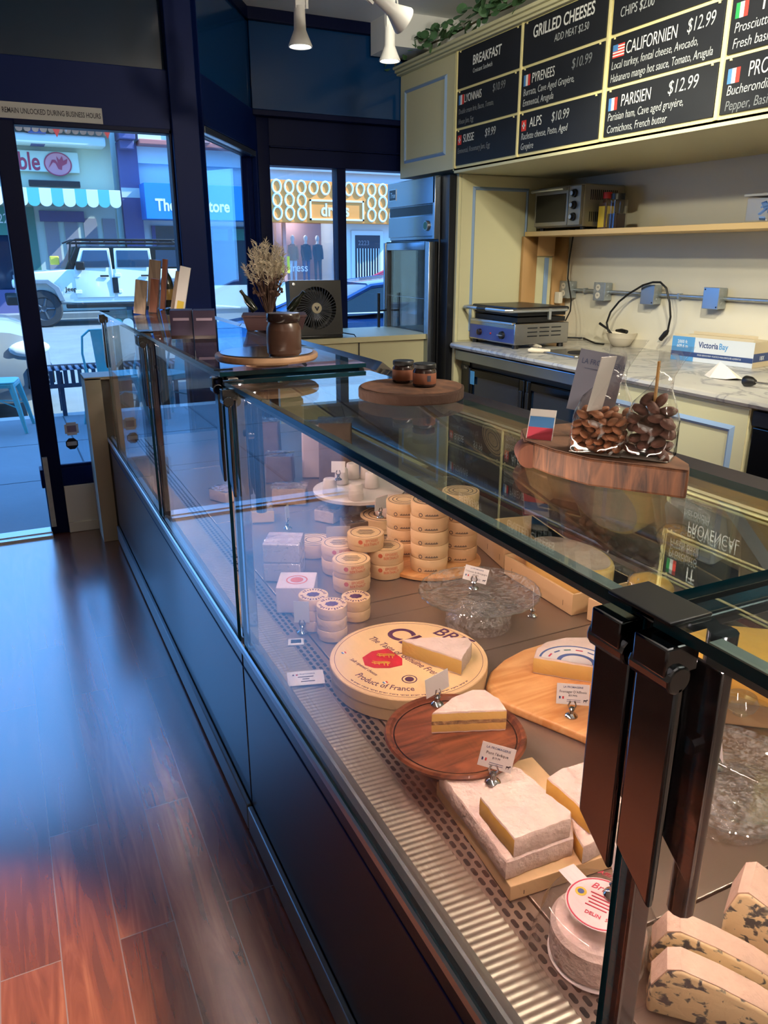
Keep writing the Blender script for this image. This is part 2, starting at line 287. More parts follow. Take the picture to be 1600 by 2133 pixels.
# ------------------------------------------------------------------ mesh helpers
class MB:
    def __init__(s): s.v = []; s.f = []; s.m = []; s.M = Matrix(); s.mi = 0
    def add(s, vs, fs, m=None):
        o = len(s.v); s.v += [tuple(s.M @ Vector(v)) for v in vs]
        s.f += [tuple(o + i for i in f) for f in fs]; s.m += [s.mi if m is None else m] * len(fs)
        return s
    def box(s, x0, x1, y0, y1, z0, z1, m=None):
        return s.add([(x0, y0, z0), (x1, y0, z0), (x1, y1, z0), (x0, y1, z0), (x0, y0, z1), (x1, y0, z1), (x1, y1, z1), (x0, y1, z1)],
                     [(3, 2, 1, 0), (4, 5, 6, 7), (0, 1, 5, 4), (1, 2, 6, 5), (2, 3, 7, 6), (3, 0, 4, 7)], m)
    def prism(s, poly, z0, z1, m=None, mside=None, top=None):
        n = len(poly); t = top or poly
        vs = [(p[0], p[1], z0) for p in poly] + [(p[0], p[1], z1) for p in t]
        s.add(vs, [tuple(range(n - 1, -1, -1)), tuple(range(n, 2 * n))], m)
        o = len(s.v) - 2 * n
        for i in range(n):
            s.f.append((o + i, o + (i + 1) % n, o + n + (i + 1) % n, o + n + i)); s.m.append(mside if mside is not None else (s.mi if m is None else m))
        return s
    def lathe(s, prof, n=32, c=(0, 0, 0), m=None, sx=1, sy=1, ring=False):
        vs = []; fs = []
        for r, z in prof:
            for k in range(n):
                a = 2 * PI * k / n; vs.append((c[0] + r * sx * math.cos(a), c[1] + r * sy * math.sin(a), c[2] + z))
        for i in range(len(prof) - 1):
            for k in range(n):
                k2 = (k + 1) % n; fs.append((i * n + k, i * n + k2, (i + 1) * n + k2, (i + 1) * n + k))
        if ring or len(prof) >= 4 and prof[0][0] > 1e-6 and prof[-1][0] > 1e-6 and abs(prof[0][1] - prof[-1][1]) < .006:
            e = (len(prof) - 1) * n
            return s.add(vs, fs + [(e + k, e + (k + 1) % n, (k + 1) % n, k) for k in range(n)], m)
        if prof[0][0] > 1e-6: fs.append(tuple(range(n - 1, -1, -1)))
        if prof[-1][0] > 1e-6: fs.append(tuple((len(prof) - 1) * n + k for k in range(n)))
        return s.add(vs, fs, m)
    def tube(s, pts, r, n=8, m=None, closed=False):
        pts = [Vector(p) for p in pts]; N = len(pts); vs = []; fs = []
        prev = None
        for i, p in enumerate(pts):
            a = pts[(i + 1) % N] if closed or i < N - 1 else p; b = pts[i - 1] if closed or i > 0 else p
            t = (a - b).normalized()
            if prev is None:
                u = t.orthogonal().normalized()
            else:
                u = (prev - t * prev.dot(t)).normalized()
            prev = u; v = t.cross(u); rr = r[i] if isinstance(r, (list, tuple)) else r
            for k in range(n):
                q = 2 * PI * k / n; vs.append(tuple(p + (u * math.cos(q) + v * math.sin(q)) * rr))
        for i in range(N if closed else N - 1):
            j = (i + 1) % N
            for k in range(n):
                k2 = (k + 1) % n; fs.append((i * n + k, i * n + k2, j * n + k2, j * n + k))
        if not closed: fs += [tuple(range(n - 1, -1, -1)), tuple((N - 1) * n + k for k in range(n))]
        return s.add(vs, fs, m)
    def ball(s, c, r, n=16, k=10, m=None, fn=None):
        if not isinstance(r, (tuple, list)): r = (r, r, r)
        vs = []; fs = []
        for i in range(k + 1):
            th = PI * i / k
            for j in range(n):
                ph = 2 * PI * j / n
                d = Vector((math.sin(th) * math.cos(ph), math.sin(th) * math.sin(ph), math.cos(th)))
                q = fn(d) if fn else 1
                vs.append((c[0] + d.x * r[0] * q, c[1] + d.y * r[1] * q, c[2] + d.z * r[2] * q))
        for i in range(k):
            for j in range(n):
                fs.append(((i + 1) * n + j, (i + 1) * n + (j + 1) % n, i * n + (j + 1) % n, i * n + j))
        return s.add(vs, fs, m)
    def loft(s, rings, m=None, caps=True):
        n = len(rings[0]); vs = [p for r in rings for p in r]; fs = []
        for i in range(len(rings) - 1):
            for k in range(n):
                k2 = (k + 1) % n; fs.append((i * n + k, i * n + k2, (i + 1) * n + k2, (i + 1) * n + k))
        if caps: fs += [tuple(range(n - 1, -1, -1)), tuple((len(rings) - 1) * n + k for k in range(n))]
        return s.add(vs, fs, m)
    def build(s, name, mats, parent=None, bevel=0, seg=2, smooth=True, sub=0):
        me = bpy.data.meshes.new(name); me.from_pydata(s.v, [], s.f)
        if not isinstance(mats, (list, tuple)): mats = [mats]
        for m in mats: me.materials.append(MATS[m] if isinstance(m, str) else m)
        for p, i in zip(me.polygons, s.m): p.material_index = min(i, len(mats) - 1)
        bm = bmesh.new(); bm.from_mesh(me)
        bmesh.ops.remove_doubles(bm, verts=bm.verts, dist=1e-6)
        bmesh.ops.recalc_face_normals(bm, faces=bm.faces)
        if bevel:
            es = [e for e in bm.edges if len(e.link_faces) == 2 and e.calc_face_angle(0) > .6]
            bmesh.ops.bevel(bm, geom=es, offset=bevel, segments=seg, affect='EDGES', profile=.5, clamp_overlap=True)
        bm.to_mesh(me); bm.free()
        if smooth:
            for p in me.polygons: p.use_smooth = True
            me.set_sharp_from_angle(angle=.38 if bevel and seg == 2 else .62)
        o = bpy.data.objects.new(name, me); COL.objects.link(o)
        if parent: o.parent = parent
        if sub:
            md = o.modifiers.new('sub', 'SUBSURF'); md.levels = sub; md.render_levels = sub
        return o

def tag(o, label=None, cat=None, group=None, kind=None):
    if label: o['label'] = label
    if cat: o['category'] = cat
    if group: o['group'] = group
    if kind: o['kind'] = kind
    return o
def thing(name, label, cat, loc=(0, 0, 0), rz=0, group=None):
    o = bpy.data.objects.new(name, None); COL.objects.link(o); o.empty_display_size = .05
    o.location = loc; o.rotation_euler = (0, 0, rz)
    return tag(o, label, cat, group)
def copy_tree(o, parent=None):
    c = o.copy(); COL.objects.link(c)
    if parent: c.parent = parent
    for ch in list(o.children): copy_tree(ch, c)
    return c
def struct(name, mb, mats, parent=None, **k):
    o = mb.build(name, mats, parent, **k)
    if not parent: o['kind'] = 'structure'
    return o
TXT = {}
def text(body, size, parent, loc, xd, yd, m, align='LEFT', name='lettering', sx=1, shear=0, ext=.0003, bold=0):
    """raised lettering: baseline starts at loc, reads along xd, stands along yd"""
    key = (body, round(size, 5), align, shear, bold)
    if key not in TXT:
        cu = bpy.data.curves.new('t', 'FONT'); cu.body = body; cu.size = size; cu.align_x = align; cu.shear = shear
        cu.resolution_u = 12 if size > .05 else 2; cu.extrude = ext; cu.offset = bold * size
        to = bpy.data.objects.new('t', cu); COL.objects.link(to)
        TXT[key] = bpy.data.meshes.new_from_object(to)
        bpy.data.objects.remove(to); bpy.data.curves.remove(cu)
    me = TXT[key].copy(); me.materials.clear(); me.materials.append(MATS[m]); me.name = name
    xd = Vector(xd).normalized(); yd = Vector(yd).normalized(); zd = xd.cross(yd)
    T = Matrix(((xd.x * sx, yd.x, zd.x, loc[0]), (xd.y * sx, yd.y, zd.y, loc[1]), (xd.z * sx, yd.z, zd.z, loc[2]), (0, 0, 0, 1)))
    me.transform(T)
    o = bpy.data.objects.new(name, me); COL.objects.link(o)
    if parent: o.parent = parent
    return o
def circ(r, n=32, c=(0, 0), sx=1, sy=1, a0=0):
    return [(c[0] + r * sx * math.cos(a0 + 2 * PI * k / n), c[1] + r * sy * math.sin(a0 + 2 * PI * k / n)) for k in range(n)]
def rrect(w, d, r, n=6, c=(0, 0)):
    p = []
    for sx, sy, a in ((1, 1, 0), (-1, 1, PI / 2), (-1, -1, PI), (1, -1, 1.5 * PI)):
        for k in range(n + 1):
            t = a + PI / 2 * k / n
            p.append((c[0] + sx * (w / 2 - r) + r * math.cos(t), c[1] + sy * (d / 2 - r) + r * math.sin(t)))
    return p
def ctr(x, y, z, r):
    """centre on height z of a round foot whose nearest rim point shows at pixel x, y"""
    p = pz(x, y, z); d = Vector((p.x, p.y, 0)).normalized()
    return Vector((p.x + d.x * r, p.y + d.y * r, z))
def strokes(lines, w, parent, name, m, M4=Matrix(), h=.0006):
    """printed or drawn strokes as thin flat ribbons in the local XY plane"""
    mb = MB(); mb.M = M4
    for ln in lines:
        mb.tube([(p[0], p[1], h / 2) for p in ln], w, 4)
    return mb.build(name, m, parent, smooth=False)
WALLX = (0, -1, 0)   # reading direction on faces that look towards -X
# ------------------------------------------------------------------ the room
Yw = 4.52
struct('floor', MB().box(-3.2, 3.84, -2.6, 4.50, -.05, 0).box(1.0, 3.84, 4.50, 5.64, -.05, 0), 'plank_floor')
struct('ceiling', MB().box(-3.3, 3.95, -2.7, 5.95, 3.0, 3.12), 'ceiling_white')
struct('wall_right', MB().box(3.76, 3.9, -2.6, 5.66, 0, 3.0), 'wall_cream')
struct('wall_left', MB().box(-3.3, -3.2, -2.6, 4.6, 0, 3.0), 'wall_plain')
struct('wall_back', MB().box(-3.3, 3.9, -2.7, -2.6, 0, 3.0), 'wall_plain')
mb = MB()
mb.box(-3.2, -1.15, 4.5, 4.64, 0, 3.0).box(-1.15, 1.05, 4.5, 4.6, 2.12, 2.40).box(-1.15, .944, 4.52, 4.6, 2.93, 3.0)
mb.box(.944, 1.085, 4.47, 4.64, 0, 3.0).box(.08, .96, 4.5, 4.6, .27, .375)
mb.box(.19, .96, 4.51, 4.535, .375, .39)
struct('wall_front', mb, 'navy_paint', bevel=.004)
struct('trim_1', MB().box(-1.15, .1, 4.44, 4.6, .0, .012).box(-1.15, .1, 4.49, 4.52, .012, .018), 'alu')
struct('baseboard_front', MB().box(.19, .96, 4.49, 4.58, 0, .27).box(.19, .96, 4.475, 4.49, 0, .06), 'white_paint', bevel=.004)
# storefront windows
def window(name, parts):
    r = thing(name, None, None); r['kind'] = 'structure'
    for n, mb, m in parts: mb.build(n, m, r, bevel=.003)
    return r
window('window_1', [('window_frame', MB().box(.93, .96, 4.5, 4.58, .39, 2.12).box(.19, .96, 4.5, 4.58, 2.10, 2.125), 'black_paint'),
                    ('glass', MB().box(.19, .93, 4.535, 4.543, .39, 2.10), 'shop_pane')])
window('window_4', [('glass', MB().box(-1.15, .944, 4.54, 4.548, 2.40, 2.93), 'dark_transom')])
d1 = thing('door_1', None, None); d1['kind'] = 'structure'
MB().box(.095, .19, 4.49, 4.60, 0, 2.12).build('door_jamb', 'black_paint', d1, bevel=.006)
MB().box(.10, .125, 4.472, 4.49, .05, .45).build('hinge_plate', 'galv', d1)
MB().box(-1.15, -1.06, 4.49, 4.60, 0, 2.12).build('door_jamb', 'black_paint', d1, bevel=.006)
# angled window in the side of the recessed entrance
A0 = Vector((1.10, 4.62, 0)); A1 = Vector((1.70, 5.60, 0)); ad = (A1 - A0).normalized(); an = Vector((ad.y, -ad.x, 0)); al = (A1 - A0).length
MA = Matrix(((ad.x, -an.x, 0, A0.x), (ad.y, -an.y, 0, A0.y), (0, 0, 1, 0), (0, 0, 0, 1)))
mb = MB(); mb.M = MA
mb.box(-.012, .0, -.05, .06, 0, 3).box(al - .03, al + .12, -.05, .06, 0, 3).box(0, al, -.05, .06, 2.17, 2.42).box(0, al, -.04, .06, 0, .3)
struct('wall_angled', mb, 'navy_paint', bevel=.004)
f1 = MB(); f1.M = MA; f1.box(0, .014, -.02, .05, .3, 2.17).box(al - .05, al - .03, -.02, .05, .3, 2.17).box(.014, al - .05, -.02, .05, 2.135, 2.17).box(.014, al - .05, -.02, .05, .3, .35)
f2 = MB(); f2.M = MA; f2.box(.014, al - .05, .012, .02, .35, 2.135)
f3 = MB(); f3.M = MA; f3.box(.0, al - .06, -.055, -.02, 2.13, 2.165)
window('window_2', [('window_frame', f1, 'black_paint'), ('glass', f2, 'shop_pane'), ('head_trim', f3, 'fridge_steel')])
f4 = MB(); f4.M = MA; f4.box(0, al + .02, -.04, .0, 2.42, 2.93)
f5 = MB(); f5.M = MA; f5.box(0, al + .02, -.06, .05, 2.93, 3.0)
window('window_5', [('glass', f4, 'blue_transom'), ('window_frame', f5, 'black_paint')])
# front window
mb = MB()
mb.box(1.66, 1.83, 5.58, 5.72, 0, 3).box(2.34, 2.41, 5.60, 5.70, .8, 2.1).box(1.83, 3.76, 5.58, 5.72, 2.09, 2.41).box(1.83, 3.76, 5.58, 5.72, 0, .86)
mb.box(1.7, 3.76, 5.50, 5.58, 2.385, 2.42).box(1.83, 3.76, 5.555, 5.58, 2.20, 2.212)
struct('wall_window_bay', mb, 'black_paint', bevel=.004)
window('window_3', [('glass', MB().box(1.83, 2.34, 5.64, 5.648, .86, 2.09), 'shop_pane'), ('glass', MB().box(2.41, 3.7, 5.64, 5.648, .86, 2.09), 'shop_pane')])
window('window_6', [('glass', MB().box(1.70, 3.76, 5.50, 5.54, 2.42, 2.93), 'blue_transom'), ('window_frame', MB().box(1.66, 3.76, 5.46, 5.56, 2.93, 3.0), 'black_paint')])
# display platform in the window bay
struct('trim_2', MB().box(1.62, 2.75, 4.9, 5.58, .93, .965).box(1.62, 2.75, 4.9, 5.58, .0, .02), 'cabinet_cream')
struct('wall_platform', MB().box(1.62, 2.75, 4.93, 4.97, 0.02, .93), 'cabinet_cream')
# ceiling: beam, soffit
struct('trim_3', MB().box(2.55, 3.76, 5.15, 5.46, 2.80, 3.0), 'ceiling_white')
# notice over the door
t = thing('door_sign', 'grey paper notice strip lettered in capitals above the shop door', 'sign', (.37, 4.497, 2.125))
MB().box(-.28, .235, -.003, 0, .0, .072).build('strip', 'bulkhead', t)
text('REMAIN UNLOCKED DURING BUSINESS HOURS', .034, t, (-.225, -.0035, .024), (1, 0, 0), (0, 0, 1), 'ink', sx=.62, bold=.01)
# stickers on the sidelight
p = py(149, 893, 4.53); t = thing('window_sticker', 'pale cross shaped sticker with orange print low on the glass beside the door', 'sticker', p)
MB().box(-.036, .036, -.002, 0, -.026, .026).box(-.026, .026, -.0025, -.0005, -.036, .036).build('paper', 'white_card', t)
MB().box(-.024, .024, -.004, -.0025, -.018, .018).build('print', 'tape_mauve', t)
p = py(150, 924, 4.53); t = thing('window_sticker', 'dark octagonal sticker with a pale band under the cross shaped sticker', 'sticker', p)
mb = MB(); mb.M = Matrix.Rotation(PI / 2, 4, 'X'); mb.prism(circ(.034, 8, a0=PI / 8), 0, .002); mb.build('octagon', 'dark_metal', t)
MB().box(-.026, .026, -.004, -.002, -.010, .012).build('band', 'bulkhead', t)

# ------------------------------------------------------------------ track lights
t = thing('track_rail', 'white ceiling track rail carrying the spotlight heads', 'track rail', (0, 0, 3.0))
MB().box(1.20, 1.24, 1.9, 3.9, -.03, 0).build('rail', 'lamp_white', t, bevel=.004)
MB().box(1.24, 1.9, 3.48, 3.52, -.03, 0).build('rail', 'lamp_white', t, bevel=.004)
def lamp(label, loc, direction, power, col=(1, .92, .66), stem=True):
    t = thing('track_spotlight', label, 'spotlight', loc, 0, 'track spotlights')
    q = Vector(direction).normalized().to_track_quat('-Z', 'X').to_matrix().to_4x4()
    b = MB(); b.M = q; b.lathe([(.010, .145), (.022, .14), (.024, .06), (.030, .045), (.048, .004), (.048, 0), (.044, 0), (.026, .04), (.0, .042)], 28)
    b.build('lamp_shade', 'lamp_white', t)
    f = MB(); f.M = q; f.lathe([(.043, .012), (.035, .004), (.018, .0), (0, -.001)], 24); f.build('bulb_face', 'lamp_face', t)
    h = MB(); h.M = q; h.box(-.021, .021, -.014, .014, .13, .275); h.box(-.003, .003, -.0155, .0155, .16, .22, 1); h.build('lamp_body', ['lamp_white', 'dark_metal'], t, bevel=.003)
    c = MB(); c.M = q; c.tube([(-.02, 0, .25), (-.036, 0, .24), (-.042, 0, .2), (-.034, 0, .155), (-.024, 0, .15)], .0035, 6); c.box(-.036, -.026, -.006, .006, .135, .165); c.build('cord_clip', 'lamp_white', t)
    top = q @ Vector((0, 0, .27)); s = MB(); s.tube([top, (top.x, top.y, 2.985 - loc[2])], .011, 10); s.build('stem', 'lamp_white', t)
    sp = spot('light', (0, 0, 0), (0, 0, 0), power, col, 70, .6, .03)
    sp.matrix_world = Matrix.Translation(Vector(loc) + Vector(direction).normalized() * .012) @ q
    sp.matrix_world = Matrix.Translation(Vector(direction).normalized() * .014) @ q; sp.parent = t
    return t
lamp('white spotlight hanging straight down in front of the dark transom, left one', (1.228, 3.292, 2.285), (0, 0, -1), 14)
lamp('white spotlight hanging straight down beside the menu cabinet corner', (1.733, 3.51, 2.322), (0, 0, -1), 14)
lamp('white spotlight tilted sideways towards the menu boards', tuple(pz(842, 44, 2.30)), (.80, .10, -.42), 60)
t = thing('junction_box', 'grey metal emergency light box on the white ceiling beam', 'light box', py(965, 22, 5.15) + Vector((0, -.002, 0)))
MB().box(-.10, .10, -.07, 0, -.045, .045).build('housing', 'galv', t, bevel=.012)
MB().box(-.06, .06, -.075, -.07, -.02, .02).build('lens', 'alu', t)
# ------------------------------------------------------------------ menu cabinet
XF = 2.8
cab = thing('wall_cabinet', 'cream overhead cabinet with yellow battens and crown that carries the menu boards', 'cabinet', (XF, 0, 0))
b = MB(); b.box(.02, .955, 1.0, 5.49, 2.03, 2.70); b.box(.0, .955, .9, 4.72, 2.005, 2.03)
b.build('carcass', 'cabinet_cream', cab)
b = MB().box(-.045, .1, 1.0, 5.53, 2.715, 2.735).box(-.03, .1, 1.0, 5.515, 2.70, 2.715).box(-.06, .1, 1.0, 5.545, 2.735, 2.755); b.build('crown_moulding', 'cabinet_cream', cab, bevel=.004)
b = MB().box(0, .02, 1.0, 4.735, 2.02, 2.70); b.build('face_board', 'cabinet_yellow', cab)
for y in (4.705, 4.012, 3.302, 2.595, 1.885):
    MB().box(-.012, .0, y - .008, y + .008, 2.03, 2.70).build('batten', 'cabinet_yellow', cab, bevel=.002)
# door over the fridge with a blue moulding frame
dr = MB().box(-.002, .02, 4.735, 5.49, 2.03, 2.70).build('door', 'cabinet_cream', cab, bevel=.003)
def frame_moulding(parent, y0, y1, z0, z1, x, wd=.022, m='moulding_blue', axis='x'):
    mb = MB()
    prof = [(0, 0), (.35, .6), (.6, 1), (1, .3), (1, 0)]
    ring = []
    for (u, h) in prof:
        o = u * wd
        q = [(y0 + o, z0 + o), (y1 - o, z0 + o), (y1 - o, z1 - o), (y0 + o, z1 - o)]
        ring.append([((x - h * .012, a, c) if axis == 'x' else (a, x - h * .012, c)) for a, c in q])
    vs = []; fs = []
    for r in ring: vs += r
    for i in range(len(ring) - 1):
        for k in range(4): fs.append((i * 4 + k, i * 4 + (k + 1) % 4, (i + 1) * 4 + (k + 1) % 4, (i + 1) * 4 + k))
    mb.add(vs, fs)
    return mb.build('moulding', m, parent, smooth=False)
frame_moulding(dr, 4.83, 5.42, 2.125, 2.60, -.002)

COLS = [(4.69, 4.025), (3.998, 3.325), (3.283, 2.612), (2.578, 1.90)]
ROWS = [(2.487, 2.695), (2.265, 2.472), (2.046, 2.250)]
def flag(parent, y, z, kind, s=.052):
    h = s * 1.05; x = -.0085
    f = MB()
    if kind == 'swiss':
        f.box(x - .0006, x, y - s * .85, y, z, z + h, 0); f.box(x - .0012, x - .0006, y - s * .68, y - s * .17, z + h * .41, z + h * .59, 1); f.box(x - .0012, x - .0006, y - s * .5, y - s * .35, z + h * .2, z + h * .8, 1)
        return f.build('flag', ['flag_red', 'flag_white'], parent, smooth=False)
    if kind == 'usa':
        for k in range(9): f.box(x - .0006, x, y - s * 1.5, y, z + h * k / 9, z + h * (k + 1) / 9, k % 2)
        f.box(x - .0012, x - .0006, y - s * .65, y, z + h * .5, z + h, 2)
        return f.build('flag', ['flag_red', 'flag_white', 'flag_blue'], parent, smooth=False)
    c = {'france': ['flag_blue', 'flag_white', 'flag_red'], 'italy': ['flag_green', 'flag_white', 'flag_red']}[kind]
    for k in range(3): f.box(x - .0006, x, y - s * .38 * (k + 1), y - s * .38 * k, z, z + h, k)
    return f.build('flag', c, parent, smooth=False)
def board(c, r, label, rows, fl=None):
    """rows: (text, size, dy from left, height above board bottom, material, sx, shear)"""
    y0, y1 = COLS[c]; z0, z1 = ROWS[r]
    t = thing('menu_board', label, 'menu board', (XF, y0, z0), 0, 'chalk menu boards')
    MB().box(-.008, -.001, y1 - y0, 0, 0, z1 - z0).build('panel', 'board_black', t, bevel=.002)
    for k in (.03, y0 - y1 - .03): MB().box(-.013, -.008, -k - .004, -k + .004, z1 - z0 - .010, z1 - z0 - .002).build('hook', 'cabinet_yellow', t)
    for (s, sz, dy, h, m, sx, sh) in rows:
        text(s, sz, t, (-.0085, -dy, h), WALLX, (0, 0, 1), m, sx=sx, shear=sh, bold=.014 if sz > .071 and sx > .7 and s[0] != '$' else -.006)
    if fl: flag(t, -.022, fl[1], fl[0])
    return t
H = 'chalk'; D = 'chalk_dim'; K = 'chalk_mid'
board(0, 0, 'menu board headed BREAKFAST, top of the first column', [('BREAKFAST', .072, .17, .105, H, .82, .08), ('Croissant Sandwich', .036, .175, .06, K, .75, .1)])
board(0, 1, 'menu board for LYONNAIS in the first column under BREAKFAST', [('LYONNAIS', .066, .085, .135, H, .62, .05), ('$10.99', .060, .40, .145, D, .8, .15), ('Double cream brie, Bacon, Tomato,', .044, .022, .075, D, .62, .15), ('House Jam, Egg', .044, .022, .018, D, .65, .15)], ('france', .128))
board(0, 2, 'menu board for SUISSE at the foot of the first column', [('SUISSE', .066, .085, .128, H, .68, .05), ('$9.99', .064, .335, .132, K, .8, .15), ('Emmental, Rosemary Jam, Egg', .044, .022, .068, D, .70, .15)], ('swiss', .118))
board(1, 0, 'menu board headed GRILLED CHEESES, second column top', [('GRILLED CHEESES', .080, .085, .120, H, .78, .06), ('ADD MEAT $2.50', .05, .275, .062, K, .72, .1)])
board(1, 1, 'menu board for PYRENEES under GRILLED CHEESES', [('PYRENEES', .07, .095, .125, H, .64, .05), ('$10.99', .066, .43, .132, D, .85, .15), ('Burrata, Cave Aged Gruy\u00e8re,', .05, .022, .070, K, .74, .15), ('Emmental, Arugula', .05, .022, .018, K, .72, .15)], ('france', .118))
board(1, 2, 'menu board for ALPS at the foot of the second column', [('ALPS', .07, .095, .125, H, .75, .05), ('$10.99', .066, .29, .128, K, .8, .15), ('Raclette cheese, Pesto, Aged', .05, .022, .068, K, .70, .15), ('Gruy\u00e8re', .05, .022, .016, K, .7, .15)], ('swiss', .112))
board(2, 0, 'menu board listing CHIPS and KALE SALAD, third column top', [('ADD', .055, .28, .128, K, .75, .1), ('CHIPS $2.00', .058, .05, .06, K, .72, .1), ('KALE SALAD', .058, .33, .062, K, .72, .1)])
board(2, 1, 'menu board for CALIFORNIEN, third column middle', [('CALIFORNIEN', .076, .108, .122, H, .66, .05), ('$12.99', .076, .475, .128, K, .72, .15), ('Local turkey, fontal cheese, Avocado,', .05, .018, .070, K, .70, .15), ('Habanero mango hot sauce, Tomato, Arugula', .05, .018, .016, K, .665, .15)], ('usa', .118))
board(2, 2, 'menu board for PARISIEN under CALIFORNIEN', [('PARISIEN', .074, .105, .122, H, .66, .05), ('$12.99', .076, .40, .126, K, .82, .15), ('Parisian ham, Cave aged gruy\u00e8re,', .05, .022, .068, K, .72, .15), ('Cornichons, French butter', .05, .022, .014, K, .72, .15)], ('france', .112))
board(3, 1, 'menu board with an Italian flag at the right edge of the frame', [('IT', .078, .145, .128, H, .8, .05), ('Prosciutto', .052, .024, .072, K, .8, .15), ('Fresh basil', .052, .024, .016, K, .8, .15)], ('italy', .122))
board(3, 2, 'menu board reading PROVENCAL below the Italian flag board', [('PROVENCAL', .078, .12, .122, H, .66, .05), ('Bucherondin', .052, .024, .068, K, .8, .15), ('Pepper, Basil,', .052, .024, .012, D, .8, .15)], ('france', .110))
board(3, 0, 'blank chalkboard above the Italian flag board', [])

# eucalyptus garland lying along the crown
g = thing('leaf_garland', 'green round leaved eucalyptus garland draped along the cabinet crown', 'garland', (XF, 4.5, 2.77))
rnd = random.Random(3)
pts = [(-.02, 1.11, -.16), (-.06, 1.06, -.04), (-.03, .95, .03), (0, .7, .05), (-.02, .3, .03), (0, -.1, .05), (-.02, -.45, .03), (0, -.75, .05)]
MB().tube(pts, .006, 6).build('stem', 'leaf_stem', g)
lf = MB()
def leaf(mb, c, r, d, up):
    d = Vector(d).normalized(); u = Vector(up); u = (u - d * u.dot(d)).normalized(); v = d.cross(u)
    n = 10; vs = []
    for k in range(n):
        a = 2 * PI * k / n; q = Vector(c) + d * (r * (1 + .95 * math.cos(a))) + v * (r * .88 * math.sin(a)); q += u * (abs(math.sin(a)) * r * .18); vs.append(tuple(q))
    ctrp = Vector(c) + d * r
    top = [tuple(Vector(p) + u * .0012) for p in vs]
    mb.add(vs + top, [tuple(range(n - 1, -1, -1)), tuple(range(n, 2 * n))] + [(k, (k + 1) % n, n + (k + 1) % n, n + k) for k in range(n)])
for i in range(len(pts) - 1):
    a, b2 = Vector(pts[i]), Vector(pts[i + 1]); n = max(6, int((b2 - a).length / .013))
    for k in range(n):
        p = a.lerp(b2, (k + rnd.random()) / n) + Vector((rnd.uniform(-.07, .02), rnd.uniform(-.04, .04), rnd.uniform(-.03, .06)))
        leaf(lf, p, rnd.uniform(.020, .040), (rnd.uniform(-1, .3), rnd.uniform(-1, 1), rnd.uniform(-.8, .7)), (rnd.uniform(-.8, -.1), rnd.uniform(-.5, .5), rnd.uniform(.2, 1)))
lf.build('foliage', 'leaf', g)

# ------------------------------------------------------------------ tall fridge, side panel
fr = thing('reach_in_fridge', 'tall steel fridge with a glass door and bar handles beside the window', 'fridge', (2.76, 5.235, 0))
MB().box(.02, .80, -.37, .37, .10, 2.0).build('cabinet_body', 'dark_metal', fr, bevel=.006)
MB().box(-.02, .02, -.37, .345, 1.83, 2.0).box(-.012, .02, -.37, .345, 1.62, 1.76).box(.0, .02, -.37, .345, 1.60, 2.0, 0).box(-.02, .02, -.375, -.345, 1.60, 2.0).build('top_panel', 'fridge_steel', fr, bevel=.004)
MB().box(-.004, .006, -.34, .34, 1.765, 1.825).build('louvre', 'black_plastic', fr)
lg = MB().box(-.024, -.02, .20, .31, 1.875, 1.955).build('badge', 'alu', fr)
MB().box(-.025, -.024, .205, .305, 1.88, 1.95).build('badge_face', 'black_plastic', lg)
text('True', .05, lg, (-.0252, .29, 1.897), WALLX, (0, 0, 1), 'alu', sx=.8, shear=.2)
k = MB(); k.M = Matrix.Translation((-.012, -.26, 1.69)) @ Matrix.Rotation(-PI / 2, 4, 'Y'); k.lathe([(.034, 0), (.034, .012), (.03, .016), (0, .016)], 24); k.build('thermometer', 'alu', fr)
k = MB(); k.M = Matrix.Translation((-.0285, -.26, 1.69)) @ Matrix.Rotation(-PI / 2, 4, 'Y'); k.lathe([(.026, 0), (.026, .001), (0, .001)], 24); k.build('dial', 'sea_green', fr)
dd = MB()
dd.box(-.05, .01, -.36, -.30, .16, 1.585).box(-.05, .01, .30, .36, .16, 1.585).box(-.05, .01, -.30, .30, 1.53, 1.585).box(-.05, .01, -.30, .30, .16, .22)
dd = dd.build('door', 'fridge_steel', fr, bevel=.004)
MB().box(-.03, -.022, -.30, .30, .22, 1.53).build('door_glass', 'pane', dd)
MB().box(-.02, .0, -.385, -.36, .16, 1.585).build('gasket', 'black_plastic', dd)
h = MB()
h.tube([(-.115, .305, .72), (-.115, .305, 1.22)], .011, 10)
for z in (.80, 1.09): h.tube([(-.115, .305, z), (-.05, .305, z)], .007, 8)
h.build('handle', 'dark_metal', dd)
MB().box(.012, .0195, -.30, .30, .22, 1.53).build('liner', 'black_gloss', fr)
for z in (.5, .85, 1.2):
    s = MB()
    for q in range(9): s.tube([(-.005 + 0 * q, -.29 + q * .0725, z), (.010, -.29 + q * .0725, z)], .002, 5)
    s.tube([(-.006, -.3, z), (-.006, .3, z)], .003, 6); s.build('shelf', 'alu', fr)
struct('wall_cabinet_side', MB().box(2.84, 3.76, 4.72, 4.75, 0, 2.005), 'cabinet_cream', bevel=.003)
struct('trim_4', MB().box(2.79, 2.86, 4.752, 4.862, 0, 2.0), 'dark_metal', bevel=.003)
sp = thing('side_panel', 'cream side panel with a grey blue moulding next to the fridge', 'panel', (3.0, 4.72, .93))
MB().box(-.14, .34, -.008, -.001, .0, 1.07).build('board', 'cabinet_cream', sp)
frame_moulding(sp, -.055, .40, .06, 1.0, -.008, axis='y', m='moulding_blue')
op = thing('shelf_end_panel', 'amber wooden end panel under the wall shelf with a recessed strip', 'panel', (3.36, 4.715, .93))
b = MB(); b.box(0, .12, -.03, -.001, 0, .69).box(.27, .395, -.03, -.001, 0, .69).box(.12, .27, -.03, -.001, .56, .69); b.build('frame_board', 'amber_wood', op, bevel=.003)
